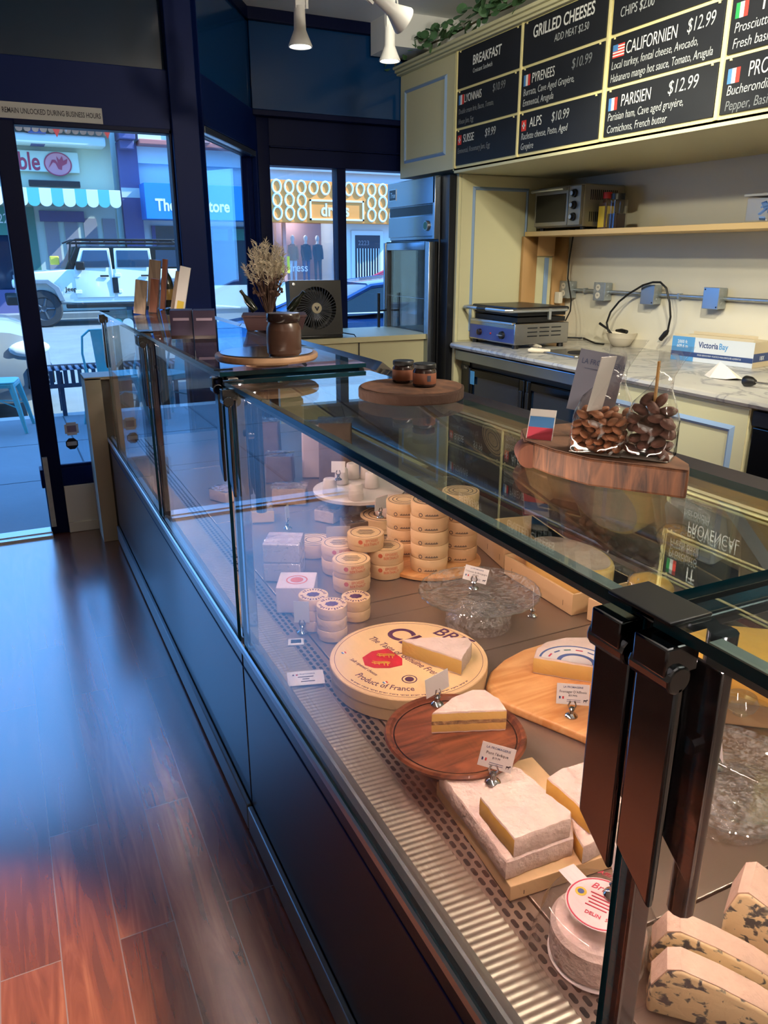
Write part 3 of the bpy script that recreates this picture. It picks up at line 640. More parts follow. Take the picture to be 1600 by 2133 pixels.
MB().box(.12, .27, -.008, -.001, 0, .56).build('inset', 'cabinet_cream', op)
MB().box(.20, .235, -.02, -.008, 0, .55).build('strip', 'moulding_blue', op, bevel=.004)

# ------------------------------------------------------------------ work counter
wt = thing('worktop', 'grey veined marble worktop with a rounded front edge along the back wall', 'worktop', (2.8, 0, .92))
b = MB(); ring = []
for y in (.4, 4.714):
    ring.append([(.958, y, -.04), (.958, y, 0), (.02, y, 0), (.006, y, -.006), (0, y, -.02), (.006, y, -.034), (.02, y, -.04)])
b.loft(ring); b.build('slab', 'marble', wt)
uf = thing('undercounter_fridge', 'black two door glass fronted undercounter fridge with a steel top strip', 'fridge', (2.84, 3.93, 0))
MB().box(.03, .80, -.76, .72, .04, .80).build('cabinet_body', 'black_plastic', uf, bevel=.004)
MB().box(-.012, .03, -.77, .755, .805, .872).build('top_strip', 'fridge_steel', uf, bevel=.004)
for y0, y1 in ((-.05, .60), (-.73, -.07)):
    q = MB().box(.0, .03, y0, y0 + .05, .1, .765).box(.0, .03, y1 - .05, y1, .1, .765).box(0, .03, y0 + .05, y1 - .05, .715, .765).box(0, .03, y0 + .05, y1 - .05, .1, .15).build('door', 'black_gloss', uf, bevel=.003)
    MB().box(.012, .018, y0 + .05, y1 - .05, .15, .715).build('door_glass', 'car_glass', q)
    MB().box(-.012, 0, y1 - .04 if y0 < -.5 else y0 + .01, y1 - .01 if y0 < -.5 else y0 + .04, .3, .7).build('handle', 'black_plastic', q, bevel=.004)
MB().box(.02, .03, .61, .715, .05, .80).build('corner_trim', 'black_gloss', uf)
lg = MB().box(.012, .02, .615, .71, .745, .775).build('badge', 'black_plastic', uf)
text('True', .026, lg, (.0115, .675, .752), WALLX, (0, 0, 1), 'alu', sx=.8, shear=.2)
MB().box(-.002, 0, .515, .565, .66, .75).build('energy_sticker', 'energy_blue', uf)
bc = thing('base_cabinet', 'cream base cabinet with a blue moulding frame under the worktop', 'cabinet', (2.83, 2.70, 0))
MB().box(.0, .85, -.46, .46, .0, .879).build('carcass', 'cabinet_cream', bc, bevel=.002)
q = MB().box(-.004, 0, -.455, .455, .02, .87).build('door', 'cabinet_cream', bc); frame_moulding(q, -.395, .385, .12, .79, -.004, .03)
r2 = thing('bar_fridge', 'black fridge with a steel rail at the right end under the worktop', 'fridge', (2.83, 1.80, 0))
MB().box(.0, .85, -.43, .42, .0, .80).build('cabinet_body', 'black_gloss', r2, bevel=.004)
MB().box(-.01, .02, -.43, .42, .81, .872).build('top_strip', 'dark_metal', r2)
MB().box(-.004, 0, .10, .26, .68, .735).build('badge', 'black_plastic', r2)
MB().box(-.008, -.002, -.40, .20, .05, .62).build('paper_sheet', 'flag_white', r2)

# shelf and what stands on it
sh = thing('wall_shelf', 'pale pine shelf board fixed along the back wall', 'shelf', (3.36, 0, 1.62))
MB().box(0, .398, 1.0, 4.68, .0, .03).build('board', 'shelf_wood', sh, bevel=.002)
ov = thing('toaster_oven', 'grey steel toaster oven with three knobs on the shelf', 'oven', (3.40, 4.37, 1.65))
MB().box(.01, .34, -.23, .26, .02, .275).build('housing', 'oven_steel', ov, bevel=.01)
q = MB().box(-.012, .01, -.10, .25, .03, .265).build('door', 'oven_steel', ov, bevel=.004)
MB().box(-.015, -.012, -.08, .23, .055, .225).build('door_glass', 'black_gloss', q)
h = MB(); h.tube([(-.05, .24, .25), (-.055, .07, .25), (-.05, -.10, .25)], .010, 8); h.box(-.05, -.01, .215, .235, .243, .257).box(-.05, -.01, -.09, -.07, .243, .257); h.build('handle', 'alu', q)
q = MB().box(-.012, .01, -.225, -.105, .03, .265).build('control_panel', 'oven_steel', ov, bevel=.003)
for z in (.22, .15, .08):
    k = MB(); k.M = Matrix.Translation((-.012, -.165, z)) @ Matrix.Rotation(-PI / 2, 4, 'Y'); k.lathe([(.026, 0), (.024, .014), (.018, .016), (.017, .03), (0, .031)], 20); k.build('knob', 'black_plastic', q)
    k = MB(); k.M = Matrix.Translation((-.0435, -.165, z)) @ Matrix.Rotation(-PI / 2, 4, 'Y'); k.lathe([(.014, 0), (.0, .001)], 16); k.build('knob_cap', 'alu', q)
v = MB()
for r_ in range(2):
    for c_ in range(14): v.box(.06 + c_ * .016, .067 + c_ * .016, -.2315, -.2295, .05 + r_ * .13, .11 + r_ * .13)
v.build('vent', 'dark_metal', ov)
for x, y in ((.04, -.2), (.04, .22), (.3, -.2), (.3, .22)): MB().lathe([(.016, 0), (.018, .022)], 12, (x, y, 0)).build('foot', 'black_plastic', ov)
bo = thing('sauce_bottle', 'square sauce bottle with a yellow label and red cap beside the oven', 'bottle', (3.55, 4.085) + (1.65,))
MB().prism(rrect(.075, .075, .012), 0, .16).lathe([(.03, .16), (.02, .19)], 16).build('bottle_body', 'honey', bo)
MB().box(-.039, -.0376, -.028, .028, .015, .14).box(-.028, .028, -.039, -.0376, .015, .14).build('label', 'label_yellow', bo)
MB().lathe([(.027, .185), (.027, .222), (.0, .222)], 18).build('cap', 'red_plastic', bo)
jr = thing('plastic_jar', 'clear plastic jar with a black lid right of the sauce bottle', 'jar', (3.52, 3.955) + (1.65,))
MB().prism(rrect(.10, .10, .02), 0, .17).build('jar_body', 'clear_plastic', jr, bevel=.004)
MB().lathe([(.042, .171), (.042, .205), (0, .205)], 20).build('lid', 'black_plastic', jr)
MB().prism(rrect(.088, .088, .02), .004, .09).build('contents', 'jar_dark', jr)
tb = thing('plastic_tub', 'clear tub of bluish packets at the right end of the shelf', 'tub', (3.48, 2.80, 1.65))
MB().box(-.08, .08, -.16, .10, .0, .12).build('tub_body', 'clear_plastic', tb, bevel=.01)
MB().box(-.09, .09, -.17, .11, .12, .133).build('lid', 'bulkhead', tb, bevel=.004)
b = MB(); rr = random.Random(5)
for k in range(26):
    c = Vector((rr.uniform(-.05, .05), rr.uniform(-.12, .07), .016 + .07 * rr.random() ** 1.5)); b.M = Matrix.Translation(c) @ Matrix.Rotation(rr.random() * 6, 4, (rr.random(), rr.random(), rr.random() + .1)); b.box(-.02, .02, -.013, .013, -.004, .004)
tag(b.build('packets', 'sugar_blue', tb), kind='stuff')

# conduit and outlet boxes on the wall
XW = 3.758
cn = thing('conduit_pipe', 'thin steel conduit pipe running along the back wall between outlet boxes', 'pipe', (XW, 0, 1.262))
MB().tube([(-.022, 4.70, .0), (-.022, 3.3, 0), (-.022, 1.0, .004)], .011, 10).build('pipe', 'galv', cn)
for y in (4.45, 3.58): MB().box(-.036, -.001, y - .008, y + .008, -.016, .016).build('strap', 'galv', cn, bevel=.003)
def outlet(y, label, kind):
    t = thing('outlet_box', label, 'outlet', (XW, y, 1.262), 0, 'wall outlet boxes')
    MB().box(-.065, -.002, -.055, .055, -.058, .058).build('box', 'galv', t, bevel=.005)
    q = MB().box(-.070, -.065, -.057, .057, -.060, .060).build('cover_plate', 'galv' if kind else 'alu', t, bevel=.004)
    if kind:
        for z in (.026, -.026):
            k = MB(); k.M = Matrix.Translation((-.070, .01, z)) @ Matrix.Rotation(-PI / 2, 4, 'Y'); k.lathe([(.021, 0), (.021, .003), (0, .003)], 18)
            k.build('socket', 'bowl_cream', t); MB().box(-.0740, -.0730, .003, .006, z - .004, z + .008).box(-.0740, -.0730, .014, .017, z - .004, z + .008).build('slot', 'slot_black', t)
    else:
        for a, c in ((.045, .048), (-.045, -.048)): k = MB(); k.M = Matrix.Translation((-.070, a, c)) @ Matrix.Rotation(-PI / 2, 4, 'Y'); k.lathe([(.005, 0), (.004, .002), (0, .002)], 10); k.build('screw', 'dark_metal', t)
    for a in (.03, -.03): k = MB(); k.M = Matrix.Translation((-.033, -.0552, a)) @ Matrix.Rotation(PI / 2, 4, 'X'); k.lathe([(.013, 0), (.012, .001), (0, .001)], 14); k.build('knockout', 'galv', t)
    return t
outlet(4.62, 'grey outlet box with a white plug adapter at the left end of the conduit', 1)
outlet(4.25, 'grey box with two round white sockets on the conduit', 1)
outlet(3.80, 'blank steel junction box behind the black cable loop', 0)
outlet(3.30, 'blank steel junction box at the right end of the conduit above the film carton', 0)
t = thing('plug_adapter', 'white plug adapter in the leftmost outlet box', 'adapter', (XW - .079, 4.645, 1.215)); MB().box(-.035, .0, -.028, .028, -.05, .03).build('adapter_body', 'bowl_cream', t, bevel=.006)
tg = thing('power_cord', 'black cord hanging from the shelf to the grill at the left', 'cord'); MB().tube([px(1194, 492, 3.70), px(1186, 540, 3.68), px(1183, 580, 3.65), px(1190, 625, 3.55), px(1188, 648, 3.5), px(1178, 668, 3.45)], .005, 8).build('cord', 'cable_black', tg)
tg = thing('power_cord', 'thick black power cord looping up from the bowl to a hanging plug', 'cord')
MB().tube([px(1268, 694, 3.66), px(1264, 672, 3.66), px(1272, 650, 3.66), px(1290, 628, 3.67), px(1310, 612, 3.68), px(1340, 594, 3.66), px(1360, 588, 3.655), px(1376, 588, 3.655), px(1388, 600, 3.655), px(1395, 630, 3.66), px(1397, 660, 3.68), px(1391, 690, 3.7)], .0065, 8).build('cord', 'cable_black', tg)
a, b2 = px(1392, 688, 3.7), px(1376, 707, 3.7); MB().tube([a, a.lerp(b2, .3), b2], [.008, .016, .014], 10).build('plug', 'cable_black', tg)
c2 = b2 + (b2 - a).normalized() * .025; MB().tube([b2 + Vector((0, .006, 0)), c2 + Vector((0, .006, 0))], .002, 6).tube([b2 - Vector((0, .006, 0)), c2 - Vector((0, .006, 0))], .002, 6).build('prong', 'alu', tg)
tg = thing('power_cord', 'black cord lying on the worktop behind the grill', 'cord'); MB().tube([pz(1178, 703, .93), pz(1215, 704, .93), pz(1240, 715, .927), pz(1258, 717, .927)], .006, 8).build('cord', 'cable_black', tg)

# grill
gr = thing('panini_grill', 'steel panini grill with a blue control panel on the worktop', 'grill', (2.95, 4.43, .92))
MB().box(.0, .43, -.27, .27, .025, .16).build('base_housing', 'steel', gr, bevel=.006)
q = MB().box(-.004, 0, -.262, .262, .035, .125).build('control_panel', 'grill_blue', gr)
for y, rr_, m in ((.13, .022, 'jar_dark'), (-.14, .026, 'black_plastic')):
    k = MB(); k.M = Matrix.Translation((-.004, y, .08)) @ Matrix.Rotation(-PI / 2, 4, 'Y'); k.lathe([(rr_, 0), (rr_ * .9, .018), (0, .02)], 18); k.build('knob', m, q)
k = MB(); k.M = Matrix.Translation((-.0235, -.14, .08)) @ Matrix.Rotation(-PI / 2, 4, 'Y'); k.box(-.003, .003, -.026, .026, 0, .01); k.build('knob_grip', 'alu', q)
k = MB(); k.M = Matrix.Translation((-.004, 0, .08)) @ Matrix.Rotation(-PI / 2, 4, 'Y'); k.lathe([(.007, 0), (.005, .006), (0, .007)], 12); k.build('pilot_lamp', 'red_plastic', q)
MB().box(-.012, .02, -.25, .25, .148, .165).build('drip_lip', 'alu', gr, bevel=.004)
MB().box(.03, .41, -.25, .25, .165, .195).build('lower_plate', 'slot_black', gr)
MB().box(.03, .41, -.25, .25, .205, .235).build('upper_plate', 'slot_black', gr)
MB().box(.01, .43, -.265, .265, .235, .26).build('upper_cover', 'dark_metal', gr, bevel=.01)
h = MB(); h.tube([(.10, .27, .24), (-.03, .27, .24), (-.06, .25, .24), (-.06, -.25, .24), (-.03, -.275, .24), (.40, -.275, .24)], .012, 10); h.build('handle', 'alu', gr)
k = MB(); k.tube([(-.06, .08, .24), (-.06, -.02, .24)], .0145, 12); k.build('grip_sleeve', 'black_plastic', gr)
v = MB()
for r_ in range(3):
    for c_ in range(3): v.box(.10 + c_ * .095, .175 + c_ * .095, -.272, -.2695, .075 + r_ * .026, .082 + r_ * .026)
v.build('vent', 'dark_metal', gr)
MB().box(.25, .27, -.285, -.27, .18, .25).build('hinge_post', 'alu', gr)
for x, y in ((.03, -.24), (.03, .24), (.39, -.24), (.39, .24)): MB().lathe([(.022, 0), (.02, .026)], 12, (x, y, 0)).build('foot', 'black_plastic', gr)

# knives, bowl, carton, napkin, tool
def knife(x0, y0, x1, y1, label, blade):
    a, b_ = pz(x0, y0, .945), pz(x1, y1, .945); d = (b_ - a); t = thing('knife', label, 'knife', (a.x, a.y, .921))
    n = d.normalized(); L_ = d.length
    MB().tube([(0, 0, .016), tuple(n * .02 + Vector((0, 0, .018))), tuple(n * L_ * .6 + Vector((0, 0, .014))), tuple(n * L_ + Vector((0, 0, .012)))], [.008, .016, .014, .011], 10).build('handle', 'bowl_cream', t)
    s = Vector((-n.y, n.x, 0)); p0 = n * L_; p1 = n * (L_ + blade)
    q = MB(); q.add([tuple(p0 + s * .016 + Vector((0, 0, .010))), tuple(p0 - s * .016 + Vector((0, 0, .010))), tuple(p1 + Vector((0, 0, .002))), tuple(p0 + s * .016 + Vector((0, 0, .013))), tuple(p0 - s * .016 + Vector((0, 0, .013))), tuple(p1 + Vector((0, 0, .004)))], [(0, 1, 2), (5, 4, 3), (0, 3, 4, 1), (1, 4, 5, 2), (2, 5, 3, 0)])
    q.build('blade', 'steel', t)
knife(1088, 711, 1126, 719, 'white handled knife, the one nearer the grill', .16)
knife(1100, 727, 1146, 727, 'white handled knife nearest the front edge of the worktop', .2)
t = thing('scale_tray', 'thin dark tray lying on the worktop behind the card', 'tray', tuple(pz(1195, 738, .921)))
MB().prism(rrect(.26, .36, .03), 0, .012).build('tray_plate', 'steel', t, bevel=.003); MB().lathe([(.10, .0125), (.10, .016), (0, .016)], 28, (.04, -.05, 0)).build('pan', 'slot_black', t)
bp = pz(1285, 722, .92); bw = thing('mixing_bowl', 'cream bowl holding a black cord and utensils', 'bowl', (bp.x + .03, bp.y, .921))
MB().lathe([(.045, 0), (.06, .01), (.085, .05), (.098, .085), (.103, .09), (.094, .086), (.08, .05), (.05, .016), (0, .012)], 32).build('bowl_body', 'bowl_cream', bw)
t = thing('spatula', 'black utensil leaning out of the left of the cream bowl', 'utensil', (bp.x + .03, bp.y, .935)); MB().tube([(0, .02, .01), (-.03, .10, .09), (-.05, .165, .125)], [.005, .007, .009], 8).build('handle', 'black_plastic', t)
t = thing('scoop', 'black utensil lying across the rim of the cream bowl', 'utensil', (bp.x + .03, bp.y, 1.01)); MB().tube([(-.02, .03, .012), (-.03, -.03, .016), (-.035, -.085, .013)], [.008, .014, .012], 10).build('handle', 'black_plastic', t)
e0, e1 = pz(1397, 748, .92), pz(1566, 768, .92); dv = (e1 - e0); ang = math.atan2(dv.y, dv.x)
cb = thing('film_carton', 'long blue and white carton lettered Victoria Bay on the worktop', 'carton', (e0.x, e0.y, .921), ang)
lw = dv.length; cb_b = MB().box(0, lw, 0, .19, 0, .135, 0).build('carton_body', 'cardboard', cb)
MB().box(0, lw, -.0015, 0, 0, .135).build('front_print', 'film_white', cb)
MB().box(0, lw * .29, -.0025, -.0015, 0, .135).build('blue_panel', 'film_blue', cb)
MB().box(0, lw, -.0035, -.0025, .026, .052).box(lw + .0, lw + .001, .0, .19, .03, .075).build('navy_band', 'film_navy', cb)
F1 = (1, 0, 0); Z1 = (0, 0, 1)
text('Victoria', .046, cb, (lw * .34, -.0018, .082), F1, Z1, 'film_navy', sx=.82, bold=.02); text('Bay', .046, cb, (lw * .59, -.0018, .082), F1, Z1, 'film_blue', sx=.82, bold=.02)
text('2000 ft', .026, cb, (lw * .07, -.003, .098), F1, Z1, 'film_white', sx=.85, bold=.01); text('609.6 m', .026, cb, (lw * .065, -.003, .074), F1, Z1, 'film_white', sx=.85, bold=.01)
text('FOOD SERVICE FILM \u2022 PLASTICO PARA ENVOLVER ALIMENTOS', .013, cb, (lw * .34, -.004, .035), F1, Z1, 'film_white', sx=.72)
text('18X', .032, cb, (lw + .0012, .06, .038), (0, 1, 0), Z1, 'film_white', sx=.9, bold=.01)
for y0, a_ in ((.0, .0), (.19, 0)):
    MB().box(.01, lw - .01, y0 - (.0 if y0 else .0), y0 + .0015, .135, .150).build('flap', 'cardboard', cb)
np_ = pz(1497, 788, .92); t = thing('paper_napkin', 'crumpled folded white paper on the worktop before the carton', 'napkin', (np_.x + .03, np_.y, .921))
b = MB(); b.add([(-.02, .10, 0), (-.06, .03, 0), (-.05, -.06, .004), (.03, -.10, .002), (.06, .0, 0), (.0, .03, .075), (-.01, -.03, .055), (-.02, -.10, .012)], [(0, 1, 5), (1, 2, 6, 5), (2, 7, 6), (7, 3, 6), (3, 4, 5, 6), (4, 0, 5), (0, 4, 3, 7, 2, 1)])
b.build('folds', 'napkin', t, smooth=False)
tp = pz(1560, 806, .92); t = thing('tamper_tool', 'black knobbed tool with a steel shaft at the right of the worktop', 'utensil', (tp.x, tp.y, .946))
b = MB(); b.M = Matrix.Rotation(PI / 2, 4, 'X'); b.lathe([(.0, -.03), (.021, -.028), (.025, -.02), (.022, .01), (.012, .03), (0, .03)], 20); b.build('knob', 'black_plastic', t)
MB().tube([(0, -.03, 0), (.01, -.22, 0)], .0045, 8).build('shaft', 'steel', t)
# ------------------------------------------------------------------ refrigerated display cases
DK = .57
def pane_edges(o, flat_axis, m_edge):
    """edge faces of a glass sheet get the green-blue edge material"""
    o.data.materials.append(MATS[m_edge])
    for p in o.data.polygons:
        if abs(p.normal[flat_axis]) < .9: p.material_index = len(o.data.materials) - 1
def case(label, y0, y1, zt, posts, tops, fronts, decks, ends):
    t = thing('display_case', label, 'display case', (.43, y0, 0), 0, 'refrigerated display cases')
    L_ = y1 - y0; Y = lambda y: y - y0
    MB().box(.02, 1.27, .0, L_, .03, .54).build('case_body', 'slot_black', t)
    MB().box(.0, .02, .004, L_ - .004, .10, .556).build('front_panel', 'case_black', t, bevel=.003)
    MB().box(-.0015, .0, .004, L_ - .004, .515, .519).build('panel_trim', 'navy_paint', t)
    MB().box(-.014, .0, .004, L_ - .004, .014, .094).build('kick_plate', 'case_grey', t, bevel=.003)
    b = MB(); prof = [(-.004, .562), (-.009, .570), (-.008, .584), (-.004, .587), (-.003, .572), (.0065, .572), (.008, .586), (.016, .594), (.022, .594), (.030, .588), (.046, .572), (.046, .558), (-.002, .558)]
    b.loft([[(x, y, z) for x, z in prof] for y in (0, L_)]); b.build('sill_rail', 'alu', t)
    n = int(L_ / .0125); r = MB(); vs = []
    for k in range(n * 6 + 1):
        y = L_ * k / (n * 6); h = .0011 * math.cos(2 * PI * k / 6)
        vs += [(.046, y, .571 + h), (.118, y, .567 + h)]
    r.add(vs, [(2 * k, 2 * k + 2, 2 * k + 3, 2 * k + 1) for k in range(n * 6)]); r.box(.046, .118, 0, L_, .555, .562); r.build('ribbed_strip', 'ribbed_metal', t)
    g = MB(); g.box(.118, .172, 0, L_, .558, .568, 0)
    k = 0; y = .02
    while y < L_ - .03:
        for row, xo in enumerate((.127, .141, .155)):
            yy = y + (.011 if row == 1 else 0)
            g.prism(rrect(.0075, .0165, .0035, 3, (xo, yy)), .5682, .5686, 1)
        y += .0222
    g.build('air_grille', ['grille_steel', 'slot_black'], t)
    for a, b_ in decks: MB().box(.176, 1.235, Y(a) + (.002 if a > y0 else 0), Y(b_) - (.002 if b_ < y1 else 0), .548, DK - .001).build('deck_panel', 'deck_steel', t, bevel=.002)
    for a, b_ in fronts:
        o = MB().box(-.002, .006, Y(a), Y(b_), .574, zt - .012).build('front_glass', 'pane', t, smooth=False); pane_edges(o, 0, 'edge_light')
    for a, b_ in tops:
        o = MB().box(-.008, .35, Y(a), Y(b_), zt - .010, zt).build('top_glass', 'pane_top', t, smooth=False); pane_edges(o, 2, 'edge_teal')
    pr = [(.012, .595), (1.20, .595), (.365, zt - .02), (.012, zt - .014)]
    for y in ends:
        e = MB(); e.loft([[(x, Y(y) - .004, z) for x, z in pr], [(x, Y(y) + .004, z) for x, z in pr]]); o = e.build('end_glass', 'pane', t, smooth=False); pane_edges(o, 1, 'edge_light')
    # sloping rear sliding doors
    A = Vector((.375, 0, zt - .02)); B = Vector((1.235, 0, .585)); d = (B - A)
    ys = sorted([y0 + .02] + [(y0 + y1) / 2] + [min(y1 - .02, max(b_ for a, b_ in tops))])
    fr_ = MB()
    for (f0, f1) in ((0, .06), (.94, 1)):
        P, Q = A + d * f0, A + d * f1; fr_.loft([[(P.x, Y(ys[0]), P.z), (Q.x, Y(ys[0]), Q.z), (Q.x + .02, Y(ys[0]), Q.z + .02), (P.x + .02, Y(ys[0]), P.z + .02)], [(P.x, Y(ys[-1]), P.z), (Q.x, Y(ys[-1]), Q.z), (Q.x + .02, Y(ys[-1]), Q.z + .02), (P.x + .02, Y(ys[-1]), P.z + .02)]])
    for y in ys:
        fr_.loft([[(A.x, Y(y) - .016, A.z), (A.x, Y(y) + .016, A.z), (A.x + .018, Y(y) + .016, A.z + .02), (A.x + .018, Y(y) - .016, A.z + .02)], [(B.x, Y(y) - .016, B.z), (B.x, Y(y) + .016, B.z), (B.x + .018, Y(y) + .016, B.z + .02), (B.x + .018, Y(y) - .016, B.z + .02)]])
    fr_.build('rear_frame', 'steel', t)
    for a, b_ in zip(ys[:-1], ys[1:]):
        e = MB(); e.loft([[(A.x + .006, Y(a) + .016, A.z), (A.x + .011, Y(a) + .016, A.z + .005), (B.x + .011, Y(a) + .016, B.z + .005), (B.x + .006, Y(a) + .016, B.z)], [(A.x + .006, Y(b_) - .016, A.z), (A.x + .011, Y(b_) - .016, A.z + .005), (B.x + .011, Y(b_) - .016, B.z + .005), (B.x + .006, Y(b_) - .016, B.z)]])
        e.build('rear_door', 'rear_pane', t, smooth=False)
    # LED bars under the front top edge
    for a, b_ in tops:
        a2, b2 = max(a, y0) + .02, b_ - .03
        MB().box(.020, .034, Y(a2), Y(b2), zt - .034, zt - .016).build('light_bar', 'led_bar', t)
        MB().box(.034, .0365, Y(a2) + .01, Y(b2) - .01, zt - .034, zt - .024).build('led_strip', 'led', t)
        ar = area('case_light', (0, 0, 0), (0, 0, -1), LEDP * (b2 - a2), (1, .68, .58), .010, b2 - a2)
        ar.rotation_euler = Vector((.55, 0, -1)).to_track_quat('-Z', 'Y').to_euler(); ar.data.size, ar.data.size_y = .010, b2 - a2
        ar.location = (.040, Y((a2 + b2) / 2), zt - .036); ar.parent = t; ar.rotation_euler = (0, -math.radians(46), 0)
    # posts with clamps
    for y, kind in posts:
        q = MB().box(.010, .034, Y(y) - .011, Y(y) + .011, .575, zt - .014).build('post', 'mirror_dark' if kind == 2 else 'chrome', t, bevel=.003)
        sides = {2: ((-.046, -.003), (.003, .046)), 1: ((.003, .034),), -1: ((-.034, -.003),)}[kind]
        for s0, s1 in sides:
            c = MB(); zlo = zt - .245
            ring = [(s0, zlo - .012), (s1, zlo + .022), (s1, zt - .045), (s0, zt - .045)]
            c.loft([[(-.012, Y(y) + a, z) for a, z in ring], [(-.004, Y(y) + a, z) for a, z in ring]])
            c.build('clamp_plate', 'mirror_dark', q, bevel=.0025)
            c = MB(); c.loft([[(.036, Y(y) + a, z) for a, z in ring], [(.041, Y(y) + a, z) for a, z in ring]]); c.build('clamp_plate', 'mirror_dark', q, bevel=.002)
            c = MB(); c.tube([(-.010, Y(y) + s0, zt - .040), (-.010, Y(y) + s1, zt - .040)], .012, 14); c.box(-.022, .012, Y(y) + s0 + .004, Y(y) + s1 - .004, zt - .038, zt - .013); c.build('hinge', 'mirror_dark', q, bevel=.002)
        kd = -.028 if kind == 1 else .028
        s0 = min(s[0] for s in sides); s1 = max(s[1] for s in sides)
        MB().box(-.014, .03, Y(y) + s0 + .012, Y(y) + s1 - .012, zt, zt + .0035).build('top_clip', 'dark_metal', q, bevel=.0015)
        MB().box(.0, .35, Y(y) + (.0 if kind == 1 else -.018), Y(y) + (.0 if kind == -1 else .018), zt - .022, zt - .0105).build('support_arm', 'mirror_dark', q, bevel=.002)
        MB().tube([(.030, Y(y) - kd, zt - .12), (.062, Y(y) - kd, zt - .12)], .008, 10).tube([(.052, Y(y) - kd, zt - .30), (.052, Y(y) - kd, zt - .02)], .012, 12).build('inner_tube', 'mirror_dark', q)
    return t
LEDP = 5.6
case('nearest refrigerated glass cheese case with black front panels', -1.0, 1.70, 1.237, [(.404, 2), (1.668, -1)], [(-1.0, .392), (.416, 1.685)], [(-1.0, .400), (.408, 1.664)], [(-1.0, .62), (.62, 1.42), (1.42, 1.70)], [])
case('far glass cheese case running up to the shop front', 1.7002, 4.21, 1.252, [(1.715, 1), (2.764, 2), (3.87, -1)], [(1.706, 2.758), (2.770, 3.885)], [(1.722, 2.760), (2.768, 3.868)], [(1.7002, 1.795), (1.795, 2.65), (2.65, 3.45), (3.45, 4.21)], [3.878])
pb = thing('end_cover', 'cream square end cover post with a taupe strip beside the door', 'post', (.345, 4.235, 0))
MB().box(0, .08, 0, .20, 0, .895).box(.125, .233, 0, .20, .3, .895).box(.08, .125, .03, .20, 0, .895, 1).box(.0, .233, .0, .2, .885, .9).build('cover', ['post_cream', 'taupe'], pb, bevel=.002)

# ------------------------------------------------------------------ things on top of the cases
ZT, ZF = 1.2375, 1.2525
rz = random.Random(11)
def poly_local(pts, c): return [(p.x - c.x, p.y - c.y) for p in pts]
# log slab
zt = 1.2725
pp = [pz(1085, 893, zt), pz(1092, 915, zt), pz(1150, 935, zt), pz(1230, 955, zt), pz(1349, 969, zt), pz(1437, 980, zt), pz(1437, 968, zt), pz(1400, 945, zt), pz(1300, 905, zt), pz(1200, 880, zt), pz(1130, 885, zt)]
c = Vector((.625, .66, ZT)); LOGC = c
lo = thing('log_slab', 'split log slab with a bark edge lying on the near glass top', 'wooden slab', c)
MB().prism(poly_local(pp, c), 0.001, .0345, 0).build('slab', 'log_face', lo, bevel=.003)
b = MB(); q = [((p.x - c.x) * .985, (p.y - c.y) * .985) for p in pp]; b.prism(q, .0345, .0355); b.build('cut_top', 'log_top', lo)
# price peg with picture card
p = pz(1100, 944, 1.2535); pg = thing('card_peg', 'short wooden peg holding a glossy picture card in front of the log slab', 'card holder', (p.x, p.y, ZT))
b = MB(); b.M = Matrix.Translation((0, 0, .0165)) @ Matrix.Rotation(math.radians(62), 4, 'Z') @ Matrix.Rotation(PI / 2, 4, 'Y'); b.lathe([(.0155, -.02), (.016, -.018), (.016, .018), (.0155, .02), (0, .02)], 22); b.build('peg', 'plank_brown', pg)
b = MB(); b.M = Matrix.Translation((.006, -.012, .030)) @ Matrix.Rotation(math.radians(38), 4, 'Z') @ Matrix.Rotation(math.radians(24), 4, 'Y'); b.box(-.0006, .0006, -.017, .017, 0, .046)
q = b.build('card', 'white_card', pg)
b2 = MB(); b2.M = b.M; b2.box(-.0010, -.0006, -.016, .016, .022, .036, 0); b2.box(-.0010, -.0006, -.016, .016, .006, .022, 1); b2.build('picture', ['flag_blue', 'pink_ink'], q, smooth=False)
